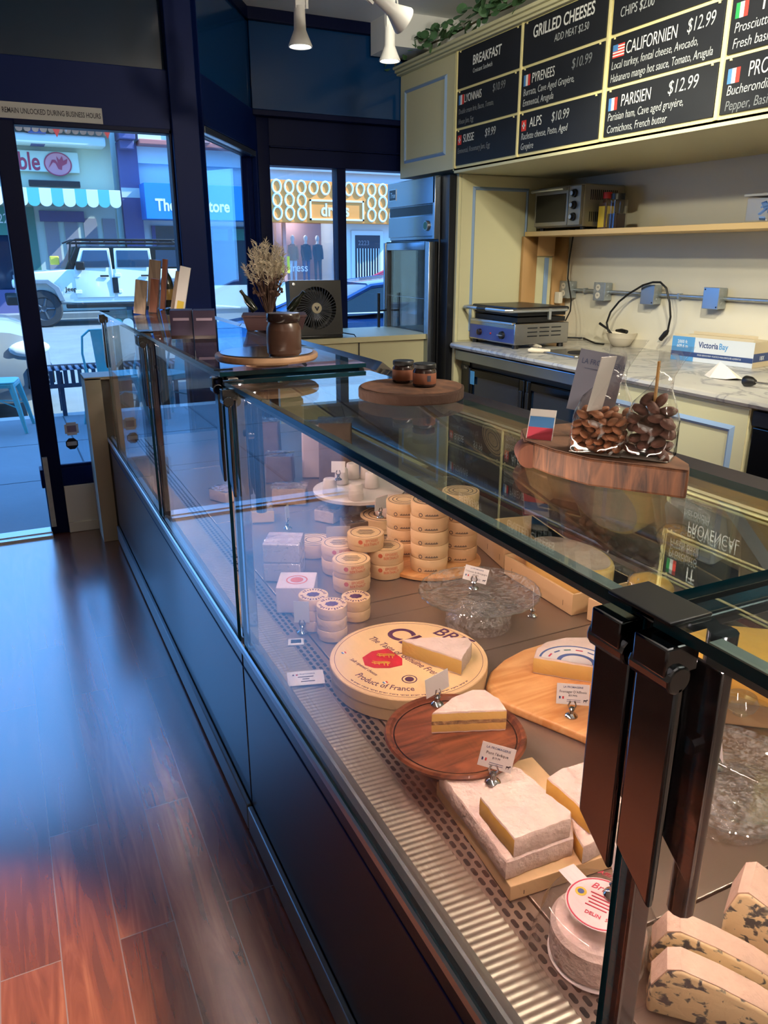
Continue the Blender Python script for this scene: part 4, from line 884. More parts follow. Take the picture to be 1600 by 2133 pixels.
# gift bags of nuts
def bag(cx, cy, wd, dp, h, hn, label, nut, nutlabel, count, nr, mname, grp, seed, lean):
    t = thing('gift_bag', label, 'bag', (cx, cy, ZT + .036), math.radians(-57))
    rings = []
    for f, sx, sy, ox in ((0, 1, 1, 0), (.04, 1.06, 1.08, 0), (.35, 1.02, 1.0, 0), (.5, .8, .8, .0), (.62, .46, .42, .004), (.74, .34, .16, .008), (.88, .5, .10, .012), (1, .66, .06, .016)):
        rings.append([(x * sx + ox + lean * f * h, y * sy, f * h) for x, y in rrect(wd, dp, min(wd, dp) * .28, 4)])
    b = MB(); b.loft(rings, caps=False); b.add([p for p in rings[0]], [tuple(range(len(rings[0]) - 1, -1, -1))]); b.build('film', 'film', t)
    MB().box(-wd * .46, wd * .46, -dp * .46, dp * .46, .0004, .0012).build('base_card', 'white_card', t)
    R = random.Random(seed); placed = []; tries = 0
    mb = MB(); mb.ball((0, 0, 0), (nr * 1.35, nr * .86, nr * .62), 12, 8, fn=lambda d: 1 - .22 * max(0, d.x) + .03 * math.sin(9 * d.y + 5 * d.z)); proto = mb.build('p', mname); me = proto.data; bpy.data.objects.remove(proto)
    me.name = nut; k = 0
    Rz = Matrix.Rotation(math.radians(-57), 4, 'Z')
    while k < count and tries < 20000:
        tries += 1
        z = nr * .7 + (hn - nr) * (tries / 20000.0) ** .7 * R.uniform(.9, 1.1); s = 1 if z < h * .35 else max(.35, 1 - (z / h - .35) * 2.2)
        x = R.uniform(-1, 1) * (wd / 2 * s - nr * 1.05); y = R.uniform(-1, 1) * (dp / 2 * s - nr * .9)
        if any((x - a) ** 2 + (y - b_) ** 2 + (z - d) ** 2 < (nr * 1.5) ** 2 for a, b_, d in placed): continue
        placed.append((x, y, z)); wp = Rz @ Vector((x + lean * z, y, z))
        o = bpy.data.objects.new(nut, me); COL.objects.link(o); o.location = (cx + wp.x, cy + wp.y, ZT + .037 + z)
        o.rotation_euler = (R.uniform(-.9, .9), R.uniform(-.7, .7), R.uniform(0, 6.28)); tag(o, nutlabel, 'nut', grp); k += 1
    return t
b1c = pz(1250, 953, 1.2735); b2c = pz(1352, 964, 1.2735)
t = bag(b1c.x + .018, b1c.y + .024, .066, .042, .135, .078, 'clear gift bag of pale almonds on the log slab with a folded card', 'almond', 'tan almond inside the left clear bag on the log slab', 95, .0064, 'almond', 'almonds in the left gift bag', 3, .06)
b = MB(); b.M = Matrix.Translation((-.006, -.012, .052)) @ Matrix.Rotation(math.radians(-28), 4, 'Z') @ Matrix.Rotation(math.radians(14), 4, 'Y'); b.box(-.0006, .0006, -.012, .012, 0, .066); b.build('tag_card', 'white_card', t)
t = bag(b2c.x + .018, b2c.y + .022, .058, .040, .13, .074, 'clear gift bag of dark cocoa dusted nuts at the right end of the log slab', 'cocoa_nut', 'brown cocoa dusted nut inside the right clear bag on the log slab', 42, .0092, 'choc_nut', 'cocoa nuts in the right gift bag', 8, .03)
MB().box(.001, .003, -.004, .004, .066, .112).build('wood_clip', 'brass_wood', t)
# shop name card behind the bags
sp_ = pz(1214, 806, ZT + .100); t = thing('shop_card', 'grey lavender card lettered with the shop name standing behind the nut bags', 'card', (sp_.x, sp_.y, ZT), math.radians(-42))
b = MB(); b.M = Matrix.Rotation(math.radians(-12), 4, 'X') @ Matrix.Rotation(math.radians(9), 4, 'Y'); MX = b.M
b.box(-.030, .030, -.0008, .0008, .066, .146); b.build('card', 'grey_card', t)
o = text('LA FROMAGERIE', .0098, t, (-.0255, -.001, .128), (1, 0, 0), (0, 0, 1), 'ink_blue', sx=.78); o.data.transform(MX)
b = MB(); b.M = MX; b.box(-.02, .02, -.0012, -.0009, .122, .1225); b.build('rule_line', 'ink_blue', t)
MB().lathe([(.022, 0), (.02, .006), (.008, .012), (.005, .03), (.002, .07), (0, .072)], 18).build('stand', 'chrome', t)
# round bark edged slab with two jars
dc = Vector((.700, 1.318, ZT)); t = thing('bark_disc', 'round bark edged wood slice carrying two dark jars', 'wooden slab', dc)
R = random.Random(4); poly = [(.104 * (1 + .025 * math.sin(3 * a + 1) + .012 * R.uniform(-1, 1)) * math.cos(a), .10 * (1 + .02 * math.sin(4 * a)) * math.sin(a)) for a in [2 * PI * k / 48 for k in range(48)]]
MB().prism(poly, .0, .021, 0, 0).build('bark', 'bark', t, bevel=.003)
MB().prism([(x * .95, y * .95) for x, y in poly], .021, .0225).build('cut_top', 'log_top', t)
def jar(label, c, r, h, lid, body, lab, group=None, name='jam_jar', fill=None):
    t = thing(name, label, 'jar', c, 0, group)
    MB().lathe([(r * .86, 0), (r, h * .06), (r, h * .66), (r * .86, h * .78), (r * .84, h * .8), (r * .84, h * .84), (0, h * .84)], 32).build('jar_body', body, t)
    MB().lathe([(r * .95, h * .80), (r * .98, h * .82), (r * .98, h * .965), (r * .93, h), (0, h * .985)], 32).build('lid', lid, t)
    MB().lathe([(r * 1.004, h * .14), (r * 1.012, h * .15), (r * 1.012, h * .60), (r * 1.004, h * .61)], 32).build('label', lab, t)
    return t
j1 = ctr(842, 800, ZT + .0225, .02); jar('small dark jar with a rust label, left and rear one on the bark edged slice', j1 + Vector((.0, .004, 0)), .0215, .043, 'black_plastic', 'jar_dark', 'label_rust')
j2 = ctr(884, 808, ZT + .0225, .02); t = jar('small dark jar with a barcode label, right and nearer one on the bark edged slice', j2, .0225, .044, 'black_plastic', 'jar_dark', 'label_rust')
b = MB()
for k in range(11):
    a = math.atan2(-j2.y, -j2.x) + .25 + k * .028; r_ = .0231; b.M = Matrix.Rotation(a, 4, 'Z'); b.box(r_ - .0004, r_, -.0004 - .0002 * (k % 3), .0004, .012, .023)
b.build('barcode', 'ink', t)
# lazy susan and honey jar
la = pz(445, 738, 1.28); lb = pz(660, 738, 1.28); lc = (la + lb) / 2; lr = (lb - la).length / 2
t = thing('serving_board', 'round pale serving board on the far glass top under the big jar', 'serving board', (lc.x + .01, lc.y + .02, ZF))
MB().lathe([(.05, 0), (.05, .012), (lr * .96, .014), (lr, .019), (lr, .026), (lr * .985, .029), (0, .029)], 56).build('board', 'lazy_wood', t)
MB().lathe([(lr * .90, .0292), (lr * .9, .032), (0, .032)], 56).build('mat_disc', 'mirror_dark', t)
jc = ctr(593, 743, ZF + .032, .032); jar('large brown honey jar with a dark lid standing on the round board', (jc.x, jc.y, ZF + .0325), .0385, .092, 'jar_dark', 'honey', 'honey', name='honey_jar')
# two purple boxes
for k, (x, lab) in enumerate(((377, 'dark purple carton with a mauve strip, left of the two on the far glass top'), (425, 'dark purple carton with a mauve strip, right of the pair beside the round board'))):
    p = pz(x, 706, ZF); t = thing('tea_carton', lab, 'carton', (p.x + .016, p.y + .045, ZF), math.radians(-14), 'purple cartons on the far case')
    MB().box(-.033, .033, -.045, .045, 0, .085).build('carton_body', 'purple_box', t, bevel=.001)
    MB().box(-.024, .024, -.0462, -.045, .055, .063).build('label_strip', 'tape_mauve', t)
    MB().box(-.033, .033, -.0458, -.045, .0, .010).build('base_band', 'jar_dark', t)
# boards, bottle and framed print at the far end
def lean_board(x, y, wd, h, th, label, m, rot, tilt, tapecol=None):
    p = pz(x, y, ZF); t = thing('cheese_board', label, 'board', p, math.radians(rot))
    b = MB(); b.M = Matrix.Rotation(math.radians(tilt), 4, 'Y'); MM = b.M.copy(); b.box(-wd / 2, wd / 2, 0, th, .002, h); b.build('board', m, t, bevel=.002)
    if tapecol:
        b = MB(); b.M = MM; b.box(-wd * .1, wd * .5 + .001, -.001, th + .001, h * .5, h + .001); b.build('wrap', tapecol, t)
lean_board(290, 655, .05, .145, .018, 'short greyish wooden board leaning at the far end of the case, front one', 'plank_grey', -20, 9, 'clear_plastic')
lean_board(318, 652, .035, .148, .02, 'dark brown board standing against the short grey board', 'plank_brown', -20, 9)
lean_board(318, 640, .055, .225, .02, 'tall greyish wooden board behind the two short ones', 'plank_grey', -20, 8, 'clear_plastic')
lean_board(338, 645, .022, .23, .03, 'tall reddish brown board beside the tall grey one', 'plank_brown', -20, 8)
p = pz(345, 640, ZF); t = thing('wine_bottle', 'dark bottle with a gold foil mark between the tilted boards', 'bottle', (p.x + .02, p.y + .02, ZF))
MB().lathe([(.028, 0), (.032, .006), (.032, .11), (.024, .14), (.011, .165), (.011, .21), (0, .212)], 24).build('bottle_body', 'bottle_green', t)
MB().lathe([(.0325, .035), (.0328, .036), (.0328, .085), (.0325, .086)], 24).build('label', 'bottle_gold', t)
p = pz(368, 655, ZF); t = thing('price_list_frame', 'tall white edged card stand tilted to the right at the far end', 'card stand', (p.x, p.y, ZF), math.radians(-25))
b = MB(); b.M = Matrix.Rotation(math.radians(13), 4, 'Y'); MM = b.M.copy(); b.box(-.014, .03, 0, .012, .002, .205); b.build('card', 'white_card', t, bevel=.001)
b = MB(); b.M = MM; b.box(-.03, -.014, .0, .03, .002, .18); b.build('wood_back', 'plank_grey', t, bevel=.002)
b = MB(); b.M = MM; b.box(-.004, .024, -.0012, 0, .02, .06); b.build('print', 'label_yellow', t)
# flower tray
ta, tb2 = pz(497, 695, 1.25), pz(610, 690, 1.25)
t = thing('planter_tray', 'terracotta coloured low tray holding a dried bouquet on the far case', 'tray', (.865, 2.66, ZF), math.radians(-18))
b = MB(); b.prism(rrect(.19, .13, .012), 0, .045, top=rrect(.215, .155, .012)); b.prism(rrect(.222, .162, .014), .045, .052); b.build('tray_body', 'terracotta', t, bevel=.002)
v = thing('dried_bouquet', 'dried pampas and twig bouquet standing in the terracotta tray', 'bouquet', (.865, 2.72, ZF + .052))
st = MB(); pl = MB(); R = random.Random(9)
for k in range(64):
    a = R.uniform(0, 2 * PI); q = R.random() ** .6; tip = Vector((math.cos(a) * .085 * q, math.sin(a) * .075 * q, R.uniform(.17, .26) - .03 * q)); b0 = Vector((math.cos(a) * .012, math.sin(a) * .012, .0)); mid = b0.lerp(tip, .55) + Vector((0, 0, .01))
    st.tube([b0, mid], .0013, 5)
    dr_ = (tip - mid).normalized()
    for j in range(26):
        s0 = mid.lerp(tip, j / 26 * .95); dv = (dr_ * .5 + Vector((R.uniform(-1, 1), R.uniform(-1, 1), R.uniform(-.3, .8)))).normalized() * R.uniform(.010, .024)
        pl.tube([s0, s0 + dv * .6, s0 + dv], [.0012, .0011, .0003], 3)
pl.build('plumes', 'pampas', v, smooth=False)
for k in range(40):
    a = R.uniform(0, 2 * PI); tip = Vector((math.cos(a) * .05, math.sin(a) * .045, R.uniform(.06, .13))); st.tube([(0, 0, .0), tip * .5 + Vector((0, 0, .02)), tip], .0018, 5); st.ball(tip, .0055, 6, 4)
st.build('twigs', 'twig', v)
for k, (x, y, a, tl, lab) in enumerate(((.80, 2.645, 30, 35, 'small dark bottle leaning left in the dried bouquet tray'), (.90, 2.625, 0, -40, 'small dark bottle leaning right in the dried bouquet tray'))):
    t = thing('mini_bottle', lab, 'bottle', (x, y, ZF + .054)); b = MB(); b.M = Matrix.Rotation(math.radians(-25), 4, 'Z') @ Matrix.Rotation(math.radians(tl * -1), 4, 'Y'); b.lathe([(.012, .012), (.013, .016), (.013, .055), (.006, .075), (.006, .095), (0, .096)], 14); b.build('bottle_body', 'bottle_green', t)
# fan
fp = py(663, 706, 4.96); t = thing('box_fan', 'black square air circulator fan with a cream hub on the window platform', 'fan', (fp.x, 5.0, .967), math.radians(-4))
b = MB(); b.M = Matrix.Rotation(math.radians(-6), 4, 'X'); FM = b.M.copy()
ow, oh = .178, .36; hole = circ(.138, 48); 
outer = []
for k in range(48):
    a = 2 * PI * k / 48; ca, sa = math.cos(a), math.sin(a); s = min(ow / max(abs(ca), 1e-6), .178 / max(abs(sa), 1e-6)); outer.append((ca * s, sa * s))
vs = []
for ring, y in ((outer, -.05), (hole, -.05), (hole, .05), (outer, .05)): vs += [(x, y, z + .19) for x, z in ring]
fs = [(i * 48 + k, i * 48 + (k + 1) % 48, ((i + 1) % 4) * 48 + (k + 1) % 48, ((i + 1) % 4) * 48 + k) for i in range(4) for k in range(48)]
b.add(vs, fs); b.build('housing', 'fan_black', t)
b = MB(); b.M = FM
for k in range(40):
    a0 = 2 * PI * k / 40; b.tube([(r_ * math.cos(a0 + q), -.048 - .014 * math.sin(PI * (r_ - .03) / .11), .19 + r_ * math.sin(a0 + q)) for r_, q in ((.032, 0), (.065, .22), (.10, .36), (.137, .42))], .0022, 5)
b.build('grille', 'fan_bar', t)
b = MB(); b.M = FM @ Matrix.Translation((0, .045, .19)) @ Matrix.Rotation(PI / 2, 4, 'X'); b.lathe([(.139, 0), (.139, .004), (0, .004)], 40); b.build('rear_guard', 'black_plastic', t)
b = MB(); b.M = FM
for k in range(5):
    a0 = 2 * PI * k / 5; b.add([(.03 * math.cos(a0), .0, .19 + .03 * math.sin(a0)), (.125 * math.cos(a0 - .2), -.015, .19 + .125 * math.sin(a0 - .2)), (.125 * math.cos(a0 + .8), .02, .19 + .125 * math.sin(a0 + .8)), (.03 * math.cos(a0 + .9), .015, .19 + .03 * math.sin(a0 + .9))], [(0, 1, 2, 3)])
    b.add([(.03 * math.cos(a0), .003, .19 + .03 * math.sin(a0)), (.125 * math.cos(a0 - .2), -.012, .19 + .125 * math.sin(a0 - .2)), (.125 * math.cos(a0 + .8), .023, .19 + .125 * math.sin(a0 + .8)), (.03 * math.cos(a0 + .9), .018, .19 + .03 * math.sin(a0 + .9))], [(3, 2, 1, 0)])
b.build('blade', 'black_plastic', t)
b = MB(); b.M = FM @ Matrix.Translation((0, -.05, .19)) @ Matrix.Rotation(PI / 2, 4, 'X'); b.lathe([(.036, 0), (.034, .008), (0, .010)], 24); b.build('hub', 'hub_cream', t)
b = MB(); b.M = FM
b.add([(-.018, -.0608, .200), (-.006, -.0608, .200), (0, -.0608, .186), (.006, -.0608, .200), (.018, -.0608, .200), (.003, -.0608, .172), (-.003, -.0608, .172)], [(0, 1, 2, 6), (2, 3, 4, 5), (2, 5, 6)]); b.build('emblem', 'ink', t, smooth=False)
b = MB(); b.M = FM @ Matrix.Translation((-.15, -.05, .345)) @ Matrix.Rotation(PI / 2, 4, 'X'); b.lathe([(.012, 0), (.010, .008), (0, .009)], 16); b.build('dial', 'alu', t)
MB().box(-.17, .17, -.075, .06, -.0, .02).build('base', 'fan_black', t, bevel=.006)
t = thing('fan_cord', 'thin dark fan cord hanging down the front of the window platform', 'cord'); MB().tube([py(712, 693, 5.0), py(738, 697, 4.93), py(748, 712, 4.915), py(748, 750, 4.915), py(735, 775, 4.915)], .004, 6).build('cord', 'dark_metal', t)
# ------------------------------------------------------------------ cheeses
def fa(c): return math.atan2(-c.y, -c.x)
def text_cyl(body, size, parent, r, z, a, m, name='lettering', sx=1, bold=0):
    o = text(body, size, parent, (0, 0, 0), (1, 0, 0), (0, 1, 0), m, 'CENTER', name, sx, 0, .0001, bold)
    for v in o.data.vertices:
        q = a + v.co.x / r; d = r + .0002 + max(0, v.co.z); v.co = (d * math.cos(q), d * math.sin(q), z + v.co.y)
    return o
def text_ring(body, size, parent, r, z, a, m, name='lettering', sx=1, inward=False, bold=0):
    o = text(body, size, parent, (0, 0, 0), (1, 0, 0), (0, 1, 0), m, 'CENTER', name, sx, 0, .0001, bold)
    for v in o.data.vertices:
        s = 1 if inward else -1; q = a + s * v.co.x / r; d = r - s * v.co.y; v.co = (d * math.cos(q), d * math.sin(q), z + .0001 + max(0, v.co.z))
    return o
def rounds(label, c, r, h, parts=2, group=None, name='cheese_box', top=None, side=None, wrap=None, lid_mat='poplar_box'):
    """low round wooden cheese box: base, overlapping lid, printed top"""
    t = thing(name, label, 'cheese box', c, 0, group)
    a = fa(c); hb = h * .42
    MB().lathe([(r * .955, 0.0004), (r * .97, .002), (r * .97, hb), (0, hb)], 40).build('base', 'poplar', t)
    MB().lathe([(0, hb + .0004), (r, hb), (r, h - .0015), (r * .985, h), (0, h)], 40).build('lid', lid_mat, t)
    if top == 'epoisses':
        MB().lathe([(r * .86, h), (r * .86, h + .0003), (0, h + .0003)], 36).build('top_label', 'paper_label', t)
        MB().lathe([(r * .82, h + .0003), (r * .82, h + .0006), (r * .79, h + .0006), (r * .79, h + .0003)], 36).build('ring_print', 'ink', t)
        ln = [[(-r * .5 + abs(k) * r * .08, k * r * .16), (r * .5 - abs(k) * r * .08, k * r * .16)] for k in (-2, -1, 0, 1, 2)]
        strokes(ln, r * .016, t, 'print_lines', 'ink', Matrix.Translation((0, 0, h + .0003)) @ Matrix.Rotation(a + PI / 2, 4, 'Z'))
        text_cyl('EPOISSES', h * .26, t, r, h * .72, a + .35, 'print_orange', sx=.85, bold=.01); text_cyl('BERTHAUT', h * .26, t, r, h * .47, a + .35, 'print_orange', sx=.85, bold=.01)
        k = MB(); k.M = Matrix.Rotation(a - .28, 4, 'Z') @ Matrix.Translation((r * .99, 0, h * .72)) @ Matrix.Rotation(PI / 2, 4, 'Y'); k.lathe([(h * .15, 0), (h * .15, r * .016), (0, r * .017)], 16); k.build('seal', 'print_orange', t)
    if top == 'rings':
        for f in (.88, .66, .44):
            MB().lathe([(r * f, h), (r * f, h + .0004), (r * (f - .035), h + .0004), (r * (f - .035), h)], 36).build('ring_print', 'ink', t)
    if side:
        k = MB()
        for j in range(16):
            k.M = Matrix.Rotation(a - .22 + j * .045, 4, 'Z'); k.box(r * .969, r * .973, -r * .015, r * .015, hb * .38, hb * (.56 + .08 * (j * 7 % 3)))
        k.build('side_print', 'ink', t, smooth=False)
        k = MB(); k.M = Matrix.Rotation(a - .5, 4, 'Z') @ Matrix.Translation((r * .965, 0, hb * .5)) @ Matrix.Rotation(PI / 2, 4, 'Y'); k.lathe([(hb * .34, 0), (hb * .34, r * .012), (hb * .24, r * .012), (hb * .24, 0)], 16); k.build('side_emblem', 'ink', t)
    if top == 'purple':
        b = MB(); b.M = Matrix.Rotation(a + PI / 2, 4, 'Z'); b.prism([(r * .42 * (1 + .08 * math.sin(8 * q)) * math.cos(q), r * .34 * (1 + .08 * math.sin(8 * q)) * math.sin(q)) for q in [2 * PI * k / 32 for k in range(32)]], h, h + .0005); b.build('crest', 'purple_ink', t)
        k = MB()
        for j in range(26):
            if j % 13 in (5, 6): continue
            k.M = Matrix.Rotation(a + 2 * PI * j / 26, 4, 'Z'); k.box(r * .68, r * (.80 + .05 * (j * 5 % 3)), -r * .045, r * .045, h, h + .0003)
        k.build('ring_print', 'purple_ink', t, smooth=False)
    return t
def clip_tag(label, x, y, z, yaw, lines, w=.062, h=.042, tilt=12, lift=.028, frommap=None, shear=0, roll=0):
    """chrome sign clip with a price card"""
    p = pz(x, y, z); t = thing('price_tag', label, 'price tag', (p.x, p.y, z + .0005), math.radians(yaw), 'price tags in the cases')
    b = MB(); b.lathe([(.0135, 0), (.0135, .002), (.011, .005), (.006, .008), (.0045, .014), (.007, .018), (.0045, .021), (0, .022)], 20); b.tube([(-.004, 0, .018), (-.008, 0, .026), (-.004, -.001, .036)], .0022, 8).tube([(.004, 0, .018), (.008, 0, .026), (.004, .001, .036)], .0022, 8); b.build('clip_stand', 'chrome', t)
    X = Matrix.Translation((0, -.001, lift)) @ Matrix.Rotation(math.radians(roll), 4, 'Y') @ Matrix.Rotation(-math.radians(tilt), 4, 'X')
    b = MB(); b.M = X; b.box(-w / 2, w / 2, -.0005, .0005, 0, h); c = b.build('card', 'white_card', t)
    if lines:
        o = text('LA FROMAGERIE', h * .13, c, (0, -.0006, h * .80), (1, 0, 0), Z1, 'ink_blue', 'CENTER', sx=.95, bold=.01); o.data.transform(X)
        o = text(lines[0], h * .17, c, (0, -.0006, h * .56), (1, 0, 0), Z1, 'ink', 'CENTER', sx=.9); o.data.transform(X)
        o = text(lines[1], h * .12, c, (0, -.0006, h * .40), (1, 0, 0), Z1, 'ink', 'CENTER', sx=.9); o.data.transform(X)
        for k, m in enumerate(('film_navy', 'flag_white', 'ink_red')):
            b = MB(); b.M = X; b.box(-w * .42 + k * w * .05, -w * .37 + k * w * .05, -.0009, -.0005, h * .26, h * .38); b.build('flag', m, c, smooth=False)
        b = MB(); b.M = X
        for q in (.22, .14): b.box(-w * .18, w * .24, -.0009, -.0005, h * q, h * (q + .02))
        b.build('small_print', 'ink_blue', c, smooth=False)
        b = MB(); b.M = X; b.box(w * .33, w * .43, -.0009, -.0005, h * .2, h * .26).box(w * .33, w * .345, -.0009, -.0005, h * .13, h * .2).box(w * .40, w * .415, -.0009, -.0005, h * .13, h * .2).box(w * .42, w * .46, -.0009, -.0005, h * .24, h * .29); b.build('cow_mark', 'ink', c, smooth=False)
    return t
def cut(name, label, pts, zt, zb, mside, c=None, top='rind', paste='paste', group=None, bevel=.004, cat='cheese', layers=None):
    """cheese piece from its top outline; mside[i] picks rind (0) or cut paste (1) for the side after corner i"""
    P = [pz(x, y, zt) if not isinstance(x, Vector) else x for x, y in pts]
    cx = sum(p.x for p in P) / len(P); cy = sum(p.y for p in P) / len(P)
    q = [(p.x - cx, p.y - cy) for p in P]
    ar = sum(q[i][0] * q[(i + 1) % len(q)][1] - q[(i + 1) % len(q)][0] * q[i][1] for i in range(len(q)))
    if ar < 0: q = q[::-1]; mside = mside[::-1]; mside = mside[1:] + mside[:1]
    t = thing(name, label, cat, (cx, cy, zb), 0, group)
    H_ = zt - zb; n = len(q); fine = []; ms = []
    R = random.Random(int(abs(cx) * 1e4))
    for i in range(n):
        a, b_ = Vector(q[i]), Vector(q[(i + 1) % n]); k = max(1, int((b_ - a).length / .012))
        nrm = Vector((b_.y - a.y, a.x - b_.x)).normalized()
        for j in range(k):
            p_ = a.lerp(b_, j / k) + (nrm * R.uniform(-.0012, .0012) if j else Vector((0, 0))); fine.append((p_.x, p_.y)); ms.append(mside[i])
    mb = MB(); zs = [0, H_ * .07, H_ * .5, H_ * .93, H_]; ins = [.985, 1, 1.004, 1, .978]
    N = len(fine); vs = []; fs = []; mi = []
    for z, s in zip(zs, ins): vs += [(x * s, y * s, z + (R.uniform(-.0006, .0006) if z == H_ else 0)) for x, y in fine]
    for i in range(4):
        for k in range(N):
            fs.append((i * N + k, i * N + (k + 1) % N, (i + 1) * N + (k + 1) % N, (i + 1) * N + k)); mi.append(0 if (i == 3 or i == 0) else ms[k])
    fs += [tuple(range(N - 1, -1, -1)), tuple(4 * N + k for k in range(N))]; mi += [0, 0]
    mb.v = vs; mb.f = fs; mb.m = mi
    mb.build('cheese_body', [top, paste], t)
    if layers:
        l_ = MB(); l_.prism([(x * 1.006, y * 1.006) for x, y in fine], H_ * layers[0], H_ * layers[1]); l_.build('filling', 'truffle', t)
    return t

# --- big round brie box and wedge
BC = Vector((.735, 1.385, DK)); BR = .181; BH = .055; bt = DK + BH
bx = thing('cheese_box', 'very large round wooden brie box with a red shield printed on its lid', 'cheese box', BC)
MB().lathe([(BR * .985, .0004), (BR * .99, .03), (0, .03)], 72).build('base', 'poplar', bx)
b = MB(); b.lathe([(0, .0302), (BR * 1.0, .0302), (BR * 1.0, BH - .002), (BR * .992, BH), (0, BH)], 72); lid = b.build('lid', 'poplar_box', bx)
MB().lathe([(BR * .955, BH), (BR * .955, BH + .0003), (0, BH + .0003)], 64).build('printed_top', 'paper_label', lid)
MB().lathe([(BR * .94, BH + .0003), (BR * .94, BH + .0005), (BR * .934, BH + .0005), (BR * .934, BH + .0003)], 64).build('ring_print', 'purple_ink', lid)
def onlid(s, size, p0, p1, m, sx=1, shear=0, bold=0):
    a, b_ = pz(p0[0], p0[1], bt), pz(p1[0], p1[1], bt); d = (b_ - a).normalized(); n = Vector((-d.y, d.x, 0))
    return text(s, size, lid, (a.x - BC.x, a.y - BC.y, BH + .0004), d, n, m, sx=sx, shear=shear, bold=bold)
onlid('Ch', .086, (797, 1318), (848, 1347), 'purple_ink', .95, .1, .02)
onlid('BRIE', .056, (899, 1318), (980, 1352), 'purple_ink', .95, .12, .01)
onlid('The Taste of Genuine French', .026, (766, 1330), (905, 1407), 'purple_ink', .80, .25)
onlid('Soft ripened cheese', .013, (728, 1374), (776, 1404), 'purple_ink', .9, .2)
text_ring('Product of France', .026, lid, BR * .80, BH + .0004, math.atan2(-.085, -.11), 'purple_ink', sx=.8, inward=True, bold=.01)
b = MB()
for j in range(90):
    if j % 7 == 3: continue
    b.M = Matrix.Rotation(math.atan2(-.1, -.05) - .9 + j * .02, 4, 'Z'); b.box(BR * .885, BR * (.895 + .006 * (j * 5 % 3)), -.0011, .0011, BH + .0003, BH + .0005)
b.build('rim_print', 'purple_ink', lid, smooth=False)
sh_ = [(755, 1370), (775, 1357), (808, 1351), (838, 1372), (838, 1386), (812, 1392), (780, 1392), (760, 1386)]
q = [pz(x, y, bt) for x, y in sh_]; b = MB(); b.prism([(p.x - BC.x, p.y - BC.y) for p in q], BH + .0003, BH + .0007); b.build('shield', 'shield_red', lid)
def wavy(cx, cy, s):
    p = pz(cx, cy, bt) - BC; d = (pz(838, 1386, bt) - pz(760, 1376, bt)).normalized(); n = Vector((-d.y, d.x, 0)); ln = []
    for off, amp in ((0, .004), (.006, .003)): ln.append([tuple((p + d * (u * s) + n * (off + amp * math.sin(u * 5)))[:2]) for u in [k / 6 - .5 for k in range(7)]])
    for u in (-.35, -.1, .2, .4): ln.append([tuple((p + d * u * s)[:2]), tuple((p + d * (u * s + .003) - n * .008)[:2])])
    return ln
strokes(wavy(793, 1382, .04) + wavy(803, 1366, .04), .0013, lid, 'lions', 'label_yellow', Matrix.Translation((0, 0, BH + .0006)))
e = pz(853, 1415, bt) - BC; MB().lathe([(.017, BH + .0003), (.017, BH + .0006), (.0145, BH + .0006), (.0145, BH + .0003)], 28, (e.x, e.y, 0)).lathe([(.010, BH + .0003), (.010, BH + .0006), (0, BH + .0006)], 20, (e.x, e.y, 0)).build('stamp', 'purple_ink', lid)
for x, y in ((712, 1361), (798, 1423)):
    p = pz(x, y, bt) - BC
    for k, m in enumerate(('flag_blue', 'flag_white', 'flag_red')): MB().box(p.x + k * .0035, p.x + (k + 1) * .0035, p.y - .004, p.y + .004, BH + .0003, BH + .0006).build('flag', m, lid, smooth=False)
cut('brie_wedge', 'white rinded brie wedge lying on the big round brie box', [(838, 1333), (900, 1327), (975, 1328), (983, 1338), (962, 1375)], bt + .040, bt + .0008, [0, 0, 0, 0, 1])

# --- walnut tray with truffle wedge
WC = Vector((.665, 1.062, DK))
t = thing('serving_tray', 'round reddish walnut tray with a raised rim before the brie box', 'tray', WC)
MB().lathe([(.055, 0.0005), (.058, .004), (.05, .022), (.07, .034), (.128, .062), (.134, .072), (.131, .0765), (.124, .075), (.120, .069), (0, .068)], 64).build('tray_body', 'walnut', t)
MB().lathe([(.117, .0688), (.117, .0694), (.1145, .0694), (.1145, .0688)], 56).build('groove', 'jar_dark', t)
cut('truffle_brie_wedge', 'brie wedge with a dark truffle layer wrapped in film on the walnut tray', [(900, 1485), (940, 1455), (985, 1436), (1010, 1437), (1040, 1455), (1056, 1478)], DK + .069 + .046, DK + .0695, [0, 0, 0, 0, 0, 1], layers=(.40, .58))
clip_tag('price tag turned edge on in a chrome clip on the walnut tray', 911, 1468, DK + .069, 14, None, tilt=4, roll=-4)

# --- maple board with the half wheel
bp = [pz(x, y, DK + .022) for x, y in ((1013, 1425), (1022, 1398), (1050, 1373), (1090, 1352), (1130, 1340), (1200, 1338), (1290, 1350), (1370, 1400), (1360, 1500), (1300, 1560), (1258, 1548), (1022, 1452))]
cc = Vector((1.0, 1.15, DK)); t = thing('cheese_board', 'light maple paddle board with rounded corners behind the walnut tray', 'board', cc)
MB().prism([(p.x - cc.x, p.y - cc.y) for p in bp], .0005, .022).build('board', 'maple', t, bevel=.006, seg=3)
hw = [(1112, 1368), (1118, 1350), (1140, 1336), (1180, 1328), (1225, 1327), (1262, 1333), (1292, 1348), (1300, 1372), (1292, 1398)]
zt = DK + .0225 + .042
h = cut('half_cheese', 'half wheel of soft cheese with a blue and white printed label on the maple board', hw, zt, DK + .0225, [0] * 8 + [1])
P = [pz(x, y, zt) for x, y in hw]; cx = sum(p.x for p in P) / 9; cy = sum(p.y for p in P) / 9; e0 = (P[0] + P[-1]) / 2; rx = (P[0] - P[-1]).length / 2
